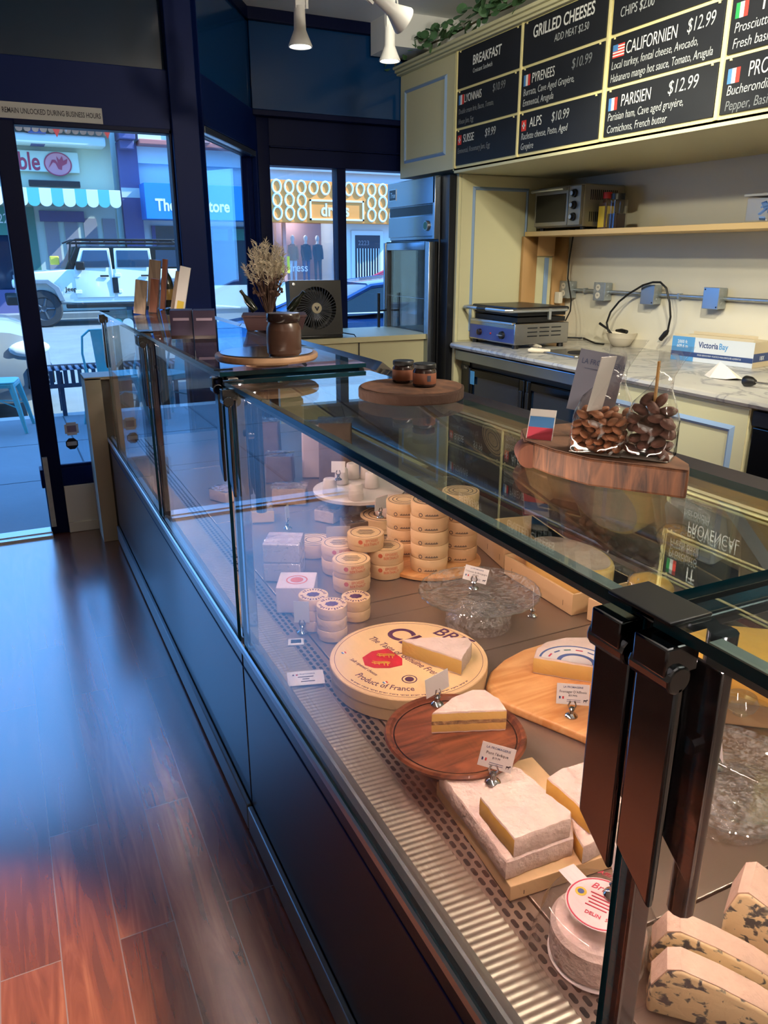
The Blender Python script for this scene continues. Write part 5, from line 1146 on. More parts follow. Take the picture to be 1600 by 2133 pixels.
d = (P[-1] - P[0]).normalized(); n = Vector((-d.y, d.x, 0)); M2 = Matrix(((d.x, n.x, 0, e0.x - cx), (d.y, n.y, 0, e0.y - cy), (0, 0, 1, zt - DK - .0225), (0, 0, 0, 1)))
def half(r0, r1, z, m, name):
    b = MB(); b.M = M2; pts = [(r1 * math.cos(a), r1 * .92 * math.sin(a) + .004) for a in [PI * k / 24 for k in range(25)]]; pts += [(r0 * math.cos(a), r0 * .92 * math.sin(a) + .004) for a in [PI * k / 24 for k in range(24, -1, -1)]]
    n_ = len(pts); b.add([(x, y, z) for x, y in pts] + [(x, y, z + .0004) for x, y in pts], [(k, k + 1, n_ - 2 - k, n_ - 1 - k) for k in range(24)] + [(n_ + n_ - 1 - k, n_ + n_ - 2 - k, n_ + k + 1, n_ + k) for k in range(24)])
    return b.build(name, m, h, smooth=False)
half(.002, rx * .90, .0006, 'white_card', 'top_label'); half(rx * .83, rx * .88, .0012, 'label_blue', 'label_band'); half(rx * .36, rx * .46, .0012, 'label_blue', 'label_band')
for k in range(7):
    a = PI * (k + .6) / 7.2; b = MB(); b.M = M2 @ Matrix.Translation((rx * .66 * math.cos(a), rx * .6 * math.sin(a) + .004, .0012)) @ Matrix.Rotation(a - PI / 2, 4, 'Z'); b.box(-.008, .008, -.002, .002, 0, .0004); b.build('label_print', ('pink_ink', 'sea_green', 'label_blue')[k % 3], h, smooth=False)
clip_tag("price tag reading Fromager D'Affinois on the maple board", 1190, 1492, DK + .022, -34, ("Fromager D'Affinois", '$20.99/lb'), w=.066, h=.044)

# --- glass cake stand
SC_ = Vector((1.03, 1.55, DK)); t = thing('cake_stand', 'clear pressed glass cake stand with a scalloped rim in the middle of the near case', 'cake stand', SC_)
b = MB()
def scallop(mb, prof, n=96, lob=24, amp=.018):
    vs = []; fs = []
    for r, z in prof:
        for k in range(n):
            a = 2 * PI * k / n; q = r * (1 + (amp * abs(math.sin(lob * a / 2)) if r > .12 else 0)); vs.append((q * math.cos(a), q * math.sin(a), z))
    for i in range(len(prof) - 1):
        for k in range(n): fs.append((i * n + k, i * n + (k + 1) % n, (i + 1) * n + (k + 1) % n, (i + 1) * n + k))
    mb.add(vs, fs)
scallop(b, [(.001, .078), (.12, .078), (.150, .092), (.156, .096), (.156, .099), (.150, .096), (.12, .083), (.001, .083)]); b.build('plate', 'pressed_glass', t); b = MB(); b.tube([(.1565 * (1 + .018 * abs(math.sin(12 * a))) * math.cos(a), .1565 * (1 + .018 * abs(math.sin(12 * a))) * math.sin(a), .0975) for a in [2 * PI * k / 144 for k in range(144)]], .0022, 6, closed=True); b.build('rim', 'rim_glass', t)
MB().lathe([(.085, 0.0005), (.088, .004), (.086, .03), (.05, .06), (.035, .077), (.031, .077), (.046, .058), (.081, .028), (.083, .004)], 48).build('foot', 'pressed_glass', t)
clip_tag('price tag reading Cremeux de Bourgogne on the glass cake stand', 987, 1226, DK + .084, -40, ('Cremeux de Bourgogne', '$28.99/lb'), w=.064, h=.040, tilt=30, lift=.02, roll=10)
clip_tag('price tag seen nearly edge on behind the glass cake stand', 1109, 1283, DK, 52, None, w=.05, h=.045, tilt=3)

# --- Pont l'Eveque stack on its crate
def crate(label, corner, yaw, w, d, h, name='cheese_crate', mat_='poplar_box', lidded=True):
    t = thing(name, label, 'crate', (corner.x, corner.y, DK + .0005), yaw)
    if lidded: MB().box(0, w, 0, d, 0, h).build('crate_body', mat_, t, bevel=.0015)
    else:
        b = MB(); b.box(0, w, 0, .006, 0, h).box(0, w, d - .006, d, 0, h).box(0, .006, .006, d - .006, 0, h).box(w - .006, w, .006, d - .006, 0, h).box(.006, w - .006, .006, d - .006, 0, .006); b.build('crate_body', mat_, t, bevel=.001)
    st = MB()
    for k in (.12, .5, .88): st.box(w * k - .0004, w * k + .0004, -.0006, 0, h * .25, h * .5)
    st.build('staple', 'dark_metal', t, smooth=False)
    return t
k0 = pz(1060, 1880, DK); k1 = pz(915, 1668, DK); k2 = pz(1290, 1775, DK)
dy = (k1 - k0); dx = Vector((dy.y, -dy.x, 0)).normalized(); yaw = math.atan2(dx.y, dx.x)
CR = crate('flat wooden crate carrying the stacked square cheeses nearest the front', Vector((.572, .742, 0)), yaw, .20, .262, .028)
zc = DK + .029
def sq(label, pts, zt, zb, ms, name='square_cheese', **k): return cut(name, label, pts, zt, zb, ms, top='rind', paste='paste_gold', group='square washed rind cheeses', **k)
za = zc + .036
sq('lower left square cheese slab on the crate under the cut block', [(916, 1610), (1010, 1575), (1085, 1600), (1190, 1690), (1195, 1745), (1055, 1795)], za + .0, zc + .0002, [0, 0, 0, 1, 0, 0])
sq('cut square cheese block on top of the stack, next to the price tag', [(1000, 1660), (1035, 1632), (1100, 1622), (1190, 1690), (1190, 1706), (1072, 1748)], za + .036, za + .0005, [0, 0, 0, 0, 0, 1])
sq('right hand square cheese piece with an orange cut face, upper', [(1140, 1620), (1170, 1600), (1245, 1578), (1340, 1600), (1360, 1650), (1232, 1700)], za + .034, za - .002, [0, 0, 0, 0, 0, 1])
sq('right hand square cheese piece under the orange faced one', [(1182, 1705), (1230, 1640), (1330, 1630), (1370, 1690), (1215, 1765)], za - .003, zc + .0002, [1, 0, 0, 0, 1])
clip_tag("price tag reading Pont l'Eveque on the square cheeses", 1027, 1630, za + .002, -38, ("Pont l'\u00e9v\u00eaque", '$19.99'), w=.058, h=.046, tilt=6, roll=10)

# --- Brillat savarin under a clear tub
pc = Vector((.628, .615, DK)); t = thing('cheese_tub', 'clear plastic dome tub with a pink printed label in the front corner', 'tub', pc)
MB().lathe([(.092, .0005), (.090, .012), (.083, .03), (.078, .066), (.070, .082), (.060, .087), (0, .0875)], 48).lathe([(.094, .0), (.0955, .001), (.0955, .004), (.092, .0045)], 48).build('dome', 'clear_plastic', t)
MB().lathe([(0, .0878), (.047, .0878), (.047, .0882), (0, .0882)], 40).build('label', 'label_pink', t)
MB().lathe([(.0455, .0882), (.0455, .0886), (.0435, .0886), (.0435, .0882)], 40).build('label_ring', 'pink_ink', t)
b = MB(); b.box(-.014, .014, .040, .074, .0878, .0883); b.M = Matrix.Rotation(.5, 4, 'Z'); b.build('label_strip', 'label_pink', t)
vd = Vector((pc.x, pc.y, 0)).normalized(); rd = Vector((vd.y, -vd.x, 0)); rd = (rd + vd * -.25).normalized(); ud = Vector((-rd.y, rd.x, 0))
text('Brillat', .016, t, tuple(-rd * .022 + ud * .022 + Vector((0, 0, .0884))), rd, ud, 'pink_ink', shear=.3); text('Affin\u00e9', .011, t, tuple(-rd * .022 + ud * .052 + Vector((0, 0, .0886))), rd, ud, 'pink_ink', shear=.3)
strokes([[tuple((-rd * (.018 - .003 * (k % 2)) + ud * (.013 - k * .006))[:2]), tuple((rd * (.020 - .004 * (k * 2 % 3)) + ud * (.013 - k * .006))[:2])] for k in range(5)], .0009, t, 'small_print', 'pink_ink', Matrix.Translation((0, 0, .0884)))
text('DELIN', .008, t, tuple(-rd * .014 + ud * -.026 + Vector((0, 0, .0884))), rd, ud, 'pink_ink', bold=.02); text('500', .008, t, tuple(rd * .014 + ud * -.026 + Vector((0, 0, .0884))), rd, ud, 'pink_ink')
q = -rd * .030 + ud * .006; MB().lathe([(.008, .0884), (.008, .0888), (0, .0888)], 20, (q.x, q.y, 0)).build('seal', 'label_yellow', t); MB().lathe([(.0045, .0889), (.0045, .0892), (0, .0892)], 16, (q.x, q.y, 0)).build('seal_star', 'label_blue', t)
ch = thing('soft_cheese', 'white round soft cheese inside the clear dome tub', 'cheese', pc + Vector((0, 0, .0015))); MB().lathe([(.058, 0), (.064, .006), (.065, .05), (.059, .058), (0, .059)], 40).build('cheese_body', 'rind', ch)
MB().lathe([(.066, .0003), (.066, .0012), (0, .0012)], 40, (0, 0, -.001)).build('base_card', 'white_card', ch)
clip_tag('price tag edge on in a chrome clip standing on the clear dome tub', 1277, 1865, DK + .089, 62, None, w=.05, h=.05, tilt=3)

# --- blue cheese
blue = [('blue veined cheese slab leaning in front, nearest the bottom right corner', (.700, .470), .012), ('blue veined cheese slab just behind the front one', (.742, .512), .0), ('blue veined cheese piece at the right edge behind the two slabs', (.85, .50), -.02)]
for k, (lab, (x, y), off) in enumerate(blue):
    t = thing('blue_cheese', lab, 'cheese', (x, y, DK + .0005), math.radians(-44 if k < 2 else -60), 'blue veined cheese pieces')
    b = MB(); b.M = Matrix.Rotation(math.radians(10), 4, 'X')
    w_, th, hh = (.085, .036, .098) if k < 2 else (.07, .06, .13)
    R = random.Random(k + 3); out = []
    for (u, v) in ((-w_, 0), (-w_ * .98, hh * .55), (-w_ * .80, hh * .93), (-w_ * .62, hh), (-w_ * .1, hh * .86), (w_ * .45, hh * .66), (w_ * .92, hh * .42), (w_, hh * .3), (w_, 0)): out.append((u, v + .006))
    rings = [[(u, y_, v) for u, v in out] for y_ in (-th / 2, th / 2)]
    b.loft(rings); o = b.build('cheese_body', ['blue_cheese'], t, bevel=.005, seg=3)
    b = MB(); b.M = Matrix.Rotation(math.radians(10), 4, 'X'); b.loft([[(u * 1.012, y_, v * 1.012) for u, v in out[1:-1]] + [(u * .97, y_, v * .965) for u, v in out[1:-1]][::-1] for y_ in (-th / 2 + .003, th / 2 - .003)]); b.build('rind_edge', 'blue_rind', t)

# --- glass dome stand at the right
gc = Vector((1.02, .74, DK)); t = thing('cake_dome', 'clear glass cake dome with a round knob on its stand at the right edge', 'cake dome', gc)
b = MB(); scallop(b, [(.001, .068), (.12, .068), (.146, .078), (.152, .082), (.152, .086), (.146, .083), (.12, .073), (.001, .073)]); b.build('plate', 'pressed_glass', t); b = MB(); b.tube([(.1525 * (1 + .018 * abs(math.sin(12 * a))) * math.cos(a), .1525 * (1 + .018 * abs(math.sin(12 * a))) * math.sin(a), .084) for a in [2 * PI * k / 144 for k in range(144)]], .0022, 6, closed=True); b.build('rim', 'rim_glass', t)
MB().lathe([(.078, 0.0005), (.08, .004), (.078, .026), (.045, .052), (.032, .067), (.028, .067), (.041, .05), (.074, .024), (.075, .004)], 48).build('foot', 'pressed_glass', t)
MB().lathe([(.128, .086), (.128, .13), (.122, .16), (.10, .185), (.06, .198), (.012, .202), (0, .203)], 48).build('dome', 'pane', t); MB().lathe([(.012, .2035), (.010, .208), (.022, .214), (.027, .226), (.022, .238), (0, .242)], 32).build('knob', 'rim_glass', t); b = MB(); b.tube([(.128 * math.cos(a), .128 * math.sin(a), .088) for a in [2 * PI * k / 64 for k in range(64)]], .002, 6, closed=True); b.build('dome_rim', 'rim_glass', t)
clip_tag('price tag lying askew inside the glass cake dome', 1490, 1600, DK + .074, 60, None, w=.05, h=.04, tilt=10)
fx = thing('cheese_parcel', 'paper wrapped cheese parcel with a Fontal price card behind the glass dome', 'parcel', (1.24, .96, DK + .0005), math.radians(-38))
MB().box(-.17, .17, -.02, .19, 0, .105).build('parcel_body', 'poplar_box', fx, bevel=.004); MB().box(-.16, .17, -.03, .20, .105, .112).build('paper_sheet', 'white_card', fx, bevel=.002)
clip_tag('price tag reading Fontal leaning on the paper parcel', 1462, 1478, DK + .06, -34, ('Fontal', '$19.99/lb'), w=.062, h=.042, tilt=10, lift=.0)
yw = thing('cheese_slab', 'large golden cheese slab under the near glass top at the right edge', 'cheese', (1.20, .95, DK + .1135), math.radians(-38))
MB().prism(rrect(.40, .20, .05, 8), 0, .075).build('cheese_body', 'paste_gold', yw, bevel=.008, seg=3)

# --- crates with wheels at the back
a0 = pz(1190, 1283, DK); a1 = pz(1050, 1195, DK); dl = (a0 - a1); ya = math.atan2(dl.y, dl.x)
crate('open wooden crate with the big half cheese wheel behind the cake stand', a1, ya, dl.length, .225, .062, lidded=False)
nn = Vector((-math.sin(ya), math.cos(ya), 0)); mid = (a0 + a1) / 2
t = thing('pressed_cheese', 'big half wheel of pale orange cheese lying in the open crate', 'cheese', (mid.x + nn.x * .112, mid.y + nn.y * .112, DK + .008), ya)
b = MB(); b.prism([(.155 * math.cos(a), .102 * math.sin(a)) for a in [2 * PI * k / 48 for k in range(48)]], 0, .10); b.build('cheese_body', 'paste', t, bevel=.012, seg=3)
MB().prism([(.142 * math.cos(a), .09 * math.sin(a)) for a in [2 * PI * k / 48 for k in range(48)]], .10, .1008).build('top_rind', 'washed_rind', t)
b0 = pz(1222, 1290, DK); b1 = pz(1330, 1345, DK); dl2 = (b1 - b0)
crate('wooden crate partly hidden behind the near post', b0, math.atan2(dl2.y, dl2.x), .26, .21, .062, lidded=False)
cb0 = (b0 + b1) / 2 + nn * .115
t = thing('cheese_parcel', 'flat paper wrapped cheese in the crate behind the near post', 'parcel', (cb0.x - .01, cb0.y, DK + .0085), ya); MB().prism(rrect(.16, .16, .03), 0, .06).build('paper', 'white_card', t, bevel=.01)
t = thing('wrapped_cheese', 'yellow cheese chunk in shiny crinkled film near the post', 'cheese', (cb0.x + .0, cb0.y, DK + .070), ya)
MB().ball((0, 0, .035), (.062, .05, .035), 24, 14, fn=lambda d: 1 + .10 * math.sin(6 * d.x + 3 * d.z) * math.cos(5 * d.y)).build('cheese_body', 'paste_gold', t); MB().ball((0, 0, .0365), (.066, .054, .036), 24, 14, fn=lambda d: 1 + .12 * math.sin(6 * d.x + 3 * d.z) * math.cos(5 * d.y)).build('film', 'film', t)
c0 = pz(1048, 1185, DK); c1 = pz(985, 1128, DK); dl3 = c0 - c1
crate('wooden crate with a dark slot behind the right camembert stack', c1, math.atan2(dl3.y, dl3.x), dl3.length, .22, .075, lidded=False)

# --- Epoisses boxes
ER, EH = .0555, .0455
for lab, x, y, n in (('front Epoisses', 733, 1240, 2), ('right Epoisses', 803, 1210, 2), ('rear left Epoisses', 708, 1202, 2)):
    c = ctr(x, y, DK, ER)
    for k in range(n): rounds(f"round {'upper' if k else 'lower'} cheese box of the {lab} stack", c + Vector((0, 0, .0005 + k * (EH + .0005))), ER, EH, top='epoisses', group='Epoisses boxes')
cm = (ctr(733, 1240, DK, ER) + ctr(803, 1210, DK, ER) + ctr(708, 1202, DK, ER)) / 3
c = ctr(762, 1152, DK + 2 * EH + .002, ER); rounds('topmost Epoisses box bridging the three stacks', Vector((c.x, c.y, DK + 2 * EH + .0022)), ER, EH, top='epoisses', group='Epoisses boxes')
# --- camembert towers on a round board
cR, cH = .058, .0435
s1, s2, s3 = ctr(893, 1196, DK + .016, cR), ctr(955, 1172, DK + .016, cR), ctr(842, 1160, DK + .016, cR)
bc_ = (s1 + s2 + s3) / 3; t = thing('serving_board', 'round wooden board under the camembert towers', 'serving board', (bc_.x, bc_.y, DK)); MB().lathe([(.155, .0005), (.16, .004), (.16, .013), (.156, .015), (0, .015)], 56).build('board', 'maple', t)
ORD = ['lowest', 'second', 'third', 'fourth', 'fifth']
for nm, c, n in (('middle', s1, 5), ('right', s2, 5), ('left', s3, 4)):
    for k in range(n):
        jx, jy = rz.uniform(-.0015, .0015), rz.uniform(-.0015, .0015)
        rounds(f"{ORD[k]}{'' if k == 0 else ' from below'} camembert box in the {nm} tower", Vector((c.x + jx, c.y + jy, DK + .0155 + k * (cH + .0004))), cR, cH, top='rings' if k == n - 1 else None, side=True, group='camembert boxes')
# --- small purple labelled stacks
pR, pH = .039, .030
for nm, x, y, n in (('rear left', 655, 1318, 3), ('front', 693, 1340, 3), ('right', 742, 1298, 2)):
    c = ctr(x, y, DK, pR)
    for k in range(n): rounds(f"{['bottom', 'middle', 'top'][k] if n == 3 else ['bottom', 'top'][k]} small cheese box of the {nm} purple crested stack", c + Vector((0, 0, .0005 + k * (pH + .0003))), pR, pH, top='purple' if k == n - 1 else None, group='small purple crested boxes')
clip_tag('price tag with its back turned in front of the small purple crested boxes', 630, 1318, DK, 150, None, w=.04, h=.062, tilt=4)
# --- card lying on the front strip
a, b_ = pz(595, 1400, .575), pz(655, 1387, .575); d = (b_ - a).normalized(); p = pz(637, 1412, .575)
t = thing('price_card', 'pink lit price card lying flat on the ribbed front strip', 'price card', (p.x, p.y, .5745), math.atan2(d.y, d.x) - .25); b = MB(); b.box(-.042, .042, -.031, .031, 0, .0008); b.build('card', 'white_card', t)
text('LA FROMAGERIE', .006, t, (0, .015, .0009), (1, 0, 0), (0, 1, 0), 'ink_blue', 'CENTER'); strokes([[(-.018, .004), (.018, .004)], [(-.008, -.006), (.008, -.006)], [(-.012, -.016), (.02, -.016)]], .0012, t, 'small_print', 'ink', Matrix.Translation((0, 0, .0008)))
for k, m in enumerate(('film_navy', 'flag_white', 'ink_red')): MB().box(-.03 + k * .004, -.026 + k * .004, .012, .018, .0008, .0011).build('flag', m, t, smooth=False)
p = pz(617, 1338, .57); t = thing('thermometer', 'small white framed square gauge on the air grille', 'thermometer', (p.x, p.y, .5688), math.radians(-20)); b = MB(); b.box(-.02, .02, -.016, .016, 0, .004); b.build('frame', 'white_card', t, bevel=.001); MB().box(-.013, .013, -.009, .009, .004, .0045).build('display', 'slot_black', t)
# --- white boxes at the left
w0 = pz(600, 1290, DK); t = thing('cheese_carton', 'white carton with an orange crest, lower one by the left glass end', 'carton', (w0.x + .055, w0.y + .075, DK + .0005), math.radians(-26)); MB().box(-.052, .052, -.055, .055, 0, .075).build('carton_body', 'white_box', t, bevel=.002); MB().lathe([(.03, .0752), (.03, .0756), (.026, .0756), (.026, .0752)], 28).lathe([(.018, .0752), (.018, .0756), (0, .0756)], 20).build('crest', 'print_orange', t)
w1 = pz(600, 1196, DK + .0); lab = ('square white wrapped cheese, lower one of the pair behind the crested carton', 'square white wrapped cheese, upper one carrying a chrome clip')
wc = ctr(603, 1228, DK, .06)
for k in range(2): t = thing('wrapped_cheese', lab[k], 'cheese', (wc.x + .005, wc.y + .05, DK + .0005 + k * .0605), math.radians(-28)); MB().box(-.055, .055, -.055, .055, 0, .06).build('cheese_body', 'white_box', t, bevel=.004); MB().box(-.056, .056, -.056, .056, .0, .061).build('film', 'film', t, bevel=.004)
clip_tag('price tag edge on atop the square white wrapped cheeses', 600, 1101, DK + .122, 60, None, w=.05, h=.05, tilt=3)
clip_tag('blank backed price tag left of the topmost Epoisses box', 705, 1140, DK + .05, 160, None, w=.075, h=.055, tilt=25)
c = ctr(655, 1165, DK, .06); rounds('dark edged round brie box behind the square white cheeses', c + Vector((.0, .0, .0005)), .062, .045, top='rings', group=None)
# --- far case: stand with goat cheeses, tall white boxes, brown packs
gc = Vector((1.12, 2.52, DK)); t = thing('cake_stand', 'pale cake stand with small white goat cheeses in the far case', 'cake stand', gc)
MB().lathe([(.075, .0005), (.078, .006), (.03, .02), (.02, .05), (.03, .084), (.17, .088), (.172, .10), (.168, .102), (0, .1)], 48).build('stand_body', 'crottin', t)
GS = [(688, 1035), (742, 1046), (712, 1012), (775, 1020), (735, 1000), (765, 1000)]; GL = ['front left', 'front right', 'rear left', 'right', 'middle rear', 'far right']
for (x, y), l_ in zip(GS, GL):
    c = ctr(x, y, DK + .1, .026); t = thing('goat_cheese', f'small white goat cheese drum, {l_} one on the pale stand', 'cheese', (c.x, c.y, DK + .1025), 0, 'goat cheese drums'); MB().lathe([(.026, 0), (.028, .004), (.024, .055), (.021, .059), (0, .06)], 24).build('cheese_body', 'crottin', t)
clip_tag('price tag in a clip on the front left goat cheese drum', 705, 1000, DK + .163, -30, None, w=.05, h=.04)
clip_tag('blank backed price tag in front of the camembert towers', 793, 1078, DK + .07, 200, None, w=.058, h=.05, tilt=8)
c = ctr(800, 1110, DK, .06); rounds('round printed cheese box beside the camembert towers', c + Vector((0, 0, .0005)), .085, .05, top='rings', name='cheese_box')
t = thing('wrapped_cheese', 'rounded film wrapped cheese leaning beside the left camembert tower', 'cheese', (c.x + .02, c.y - .02, DK + .052), .3); MB().prism(circ(.06, 32), 0, .06).build('cheese_body', 'rind', t, bevel=.012, seg=3)
for k, (x, y, z, w_, d_, h_, m, l_) in enumerate(((665, 1010, DK, .10, .09, .24, 'white_box', 'tall white carton at the back of the far case'), (730, 940, DK, .14, .12, .30, 'brown_pack', 'tall brown paper pack behind the goat cheeses'), (810, 990, DK, .2, .14, .17, 'brown_pack', 'wide brown paper pack behind the camembert towers'), (605, 1045, DK, .14, .10, .07, 'washed_rind', 'film wrapped brown cheese block, left front of the far case'), (585, 1000, DK, .12, .1, .12, 'brown_pack', 'brown film wrapped block in the far case middle'), (560, 960, DK, .12, .1, .2, 'brown_pack', 'tall brown wrapped block further along the far case'))):
    p = pz(x, y, z) if k > 2 else pz(x, 1075 - k * 8, z)
    if k < 3: p = Vector(((1.16, 3.10), (1.16, 2.84), (1.30, 2.27))[k] + (DK,))
    t = thing('cheese_pack', l_, 'pack', (p.x, p.y, DK + .0005), math.radians(-24)); MB().prism(rrect(w_, d_, .01), 0, h_ - .004, top=rrect(w_ * .94, d_ * .94, .01)).build('pack_body', m, t, bevel=.004); MB().prism(rrect(w_ * 1.02, d_ * 1.02, .014), h_ - .0035, h_).build('film', 'film', t)
for k, (x, y, l_) in enumerate(((745, 1105, 'left one behind the Epoisses boxes'), (690, 1080, 'one near the tall white carton'), (545, 1080, 'one by the end glass of the far case'), (470, 1040, 'one nearest the shop front end'))):
    p = pz(x, y, DK); t = thing('cut_cheese', f'film wrapped cheese piece, {l_}', 'cheese', (p.x, p.y, DK + .0005), k * .7, 'film wrapped pieces in the far case'); MB().prism([(-.06, -.04), (.06, -.045), (.05, .04), (-.05, .045)], 0, .045).build('cheese_body', ('brown_pack', 'washed_rind', 'paste', 'rind')[k], t, bevel=.005)
    MB().prism([(-.062, -.042), (.062, -.047), (.052, .042), (-.052, .047)], .0455, .0465).build('film', 'film', t)
# ------------------------------------------------------------------ outside: pavement and street
struct('sidewalk', MB().box(-14, 14, 4.60, 8.13, -.14, -.012).box(-14, 1.0, 4.56, 4.6, -.14, -.012), 'concrete')
b = MB()
for y in (5.75, 6.95): b.box(-14, 14, y, y + .012, -.012, -.011)
for x in (-5, -3.6, -2.2, -.8, .42, 1.6, 2.8, 4.2, 5.6): b.box(x, x + .012, 4.6, 8.13, -.012, -.0108)
R = random.Random(2); x, y = .02, 4.9
b.build('sidewalk_joints', 'joint')['kind'] = 'structure'
struct('kerb', MB().box(-14, 14, 8.13, 8.30, -.16, -.010), 'bulkhead', bevel=.01)
struct('street', MB().box(-40, 60, 8.3, 23.2, -.25, -.15), 'asphalt')
struct('far_sidewalk', MB().box(-40, 60, 23.2, 26.5, -.25, -.02), 'concrete')
struct('wall_facade', MB().box(-14, 14, 5.72, 5.95, 3.0, 7.4).box(3.9, 14, 5.7, 5.95, -.1, 3.0).box(-14, -3.2, 4.6, 4.9, -.1, 3.0).box(-14, 14, 4.56, 5.72, 3.12, 3.3), 'stucco')

def bent(x, y): return py(x, y, 24.0)
YB = 24.0
# cafe building
ze0, ze1 = py(150, 302, 23.3).z, py(150, 281, 23.3).z
bl = thing('shop_building', 'cream shop building with a red tile eave and purple pillars across the street', 'building', (0, YB, 0))
MB().box(-9, 3.35, 0.02, 6, -.02, 5.9).build('wall', 'stucco', bl)
r = MB(); n = 44
for k in range(n):
    x = -5 + k * .19; 
    for j in range(3): r.tube([(x, -.85 + j * .38, ze1 + .07 + j * .26), (x, -.43 + j * .38, ze1 + .37 + j * .26)], [.085, .075], 8)
r.build('roof', 'roof_tile', bl)
MB().box(-6, 3.15, -.72, .02, ze0, ze1).build('eave', 'gutter', bl, bevel=.05)
for a in ((240, 300), (60, 300)):
    x0 = bent(a[0], a[1]).x; k = x0 if a[0] == 240 else bent(58, 300).x
    MB().box(k - .02, k + .42, -1.02, .02, 4.75, 5.3).box(k + .0, k + .42, -.8, .02, 4.42, 4.75).box(k + .03, k + .40, -.6, .02, 4.2, 4.42).build('bracket', 'purple_paint', bl, bevel=.02)
xp = bent(245, 350).x; MB().box(xp, xp + .52, -.25, .02, -.02, 4.4).build('pillar', 'purple_paint', bl, bevel=.01)
MB().box(xp, xp + .52, -.26, -.25, 3.0, 3.25).build('pillar_number', 'gutter', bl)
xl, xr = bent(70, 500).x, bent(238, 500).x
MB().box(xl - .4, xl + .1, -.05, .02, 0, 2.7).build('door_post', 'sea_green', bl)
MB().box(xl + .1, xr + .1, -.03, .02, 0, 2.75).build('door', 'door_cream', bl)
for k in range(4):
    x = xl + .32 + k * .5; MB().box(x, x + .34, -.06, -.03, .2, 2.45).build('door_panel', 'door_panel', bl)
MB().box(xl + .22, xl + 1.35, -.12, -.03, 2.35, 2.62).build('lintel', 'purple_paint', bl)
MB().box(-6, xl - .4, -.04, .02, .6, 2.6).build('shop_window', 'car_glass', bl); MB().box(-6, xl - .4, -.06, .02, -.02, .6).build('stall_riser', 'purple_paint', bl)
p = bent(20, 465); MB().box(p.x - .5, p.x + .26, -.09, -.05, p.z - .3, p.z + .4).build('number_plate', 'sea_green', bl); text('22', .34, bl, (p.x - .28, -.10, p.z - .0), (1, 0, 0), Z1, 'flag_white', sx=.8)
# sign board
s0, s1 = bent(20, 322), bent(166, 362); sg = thing('shop_sign', 'cream shop sign ending in red letters oble and a pink oval emblem', 'sign', (0, YB, s0.z))
z0 = s1.z - s0.z; MB().box(-2.2, s1.x, -.12, -.0, z0, .12).build('board', 'sign_cream', sg, bevel=.02)
q = bent(40, 346); text('o', .62, sg, (bent(2, 346).x, -.125, q.z - s0.z - .08), (1, 0, 0), Z1, 'emblem_red', sx=.70, bold=.02); text('ble', .60, sg, (bent(38, 346).x, -.125, q.z - s0.z - .08), (1, 0, 0), Z1, 'emblem_red', sx=.74, bold=.02)
q = bent(120, 343); b = MB(); b.M = Matrix.Translation((q.x, -.12, q.z - s0.z)) @ Matrix.Rotation(PI / 2, 4, 'X'); b.lathe([(.33, 0), (.33, .02), (0, .021)], 32, sx=1, sy=.85); b.build('emblem', 'emblem_pink', sg)
b = MB(); b.M = Matrix.Translation((q.x, -.142, q.z - s0.z)) @ Matrix.Rotation(PI / 2, 4, 'X'); b.prism([(-.24, -.10), (-.12, .04), (-.06, .02), (0, -.12), (.08, -.14), (.10, -.04), (.22, .02), (.25, .14), (.14, .08), (.12, .2), (.04, .1), (-.02, .19), (.0, .02), (-.06, .10), (-.14, .10)], 0, .012); b.build('bird_mark', 'emblem_red', sg, smooth=False)
b = MB(); b.M = Matrix.Translation((q.x, -.12, q.z - s0.z)) @ Matrix.Rotation(PI / 2, 4, 'X'); b.lathe([(.345, 0), (.345, .025), (.315, .025), (.315, 0)], 32, sy=.85); b.build('emblem_rim', 'emblem_red', sg)
p0, p1 = bent(58, 378), bent(165, 390); t = thing('wall_lamp', 'grey bar shaped lamp on the cream facade above the awning', 'lamp', (p0.x, YB - .3, p0.z)); MB().box(0, p1.x - p0.x, -.08, .08, -.14, .02).build('lamp_bar', 'dark_metal', t, bevel=.02); MB().box(.1, .14, .08, .3, -.08, -.04).box(p1.x - p0.x - .14, p1.x - p0.x - .10, .08, .3, -.08, -.04).build('arm', 'dark_metal', t)
# awning
a0, a1 = bent(-20, 405), bent(236, 405); aw = thing('awning', 'teal and white striped awning with a scalloped valance over the cafe doors', 'awning', (a1.x, YB, a1.z))
n = 18; W = (a1.x - a0.x + 2) / n
for k in range(n):
    x1 = -k * W; x0 = x1 - W; b = MB(); pts = [(x0, 0), (x1, 0)] + [(x1 - W * .5 * (1 - math.cos(PI * j / 8)), -.30 - .12 * math.sin(PI * j / 8)) for j in range(9)]
    q = [(x, -1.32, z) for x, z in pts]; q2 = [(x, -1.30, z) for x, z in pts]; b.loft([q, q2])
    b.add([(x0, -1.31, 0), (x1, -1.31, 0), (x1, -.1, .04), (x0, -.1, .04), (x0, -1.31, .015), (x1, -1.31, .015), (x1, -.1, .055), (x0, -.1, .055)], [(3, 2, 1, 0), (4, 5, 6, 7), (0, 1, 5, 4), (1, 2, 6, 5), (2, 3, 7, 6), (3, 0, 4, 7)])
    b.build('stripe', 'awning_white' if k % 2 == 0 else 'awning_teal', aw, smooth=False)
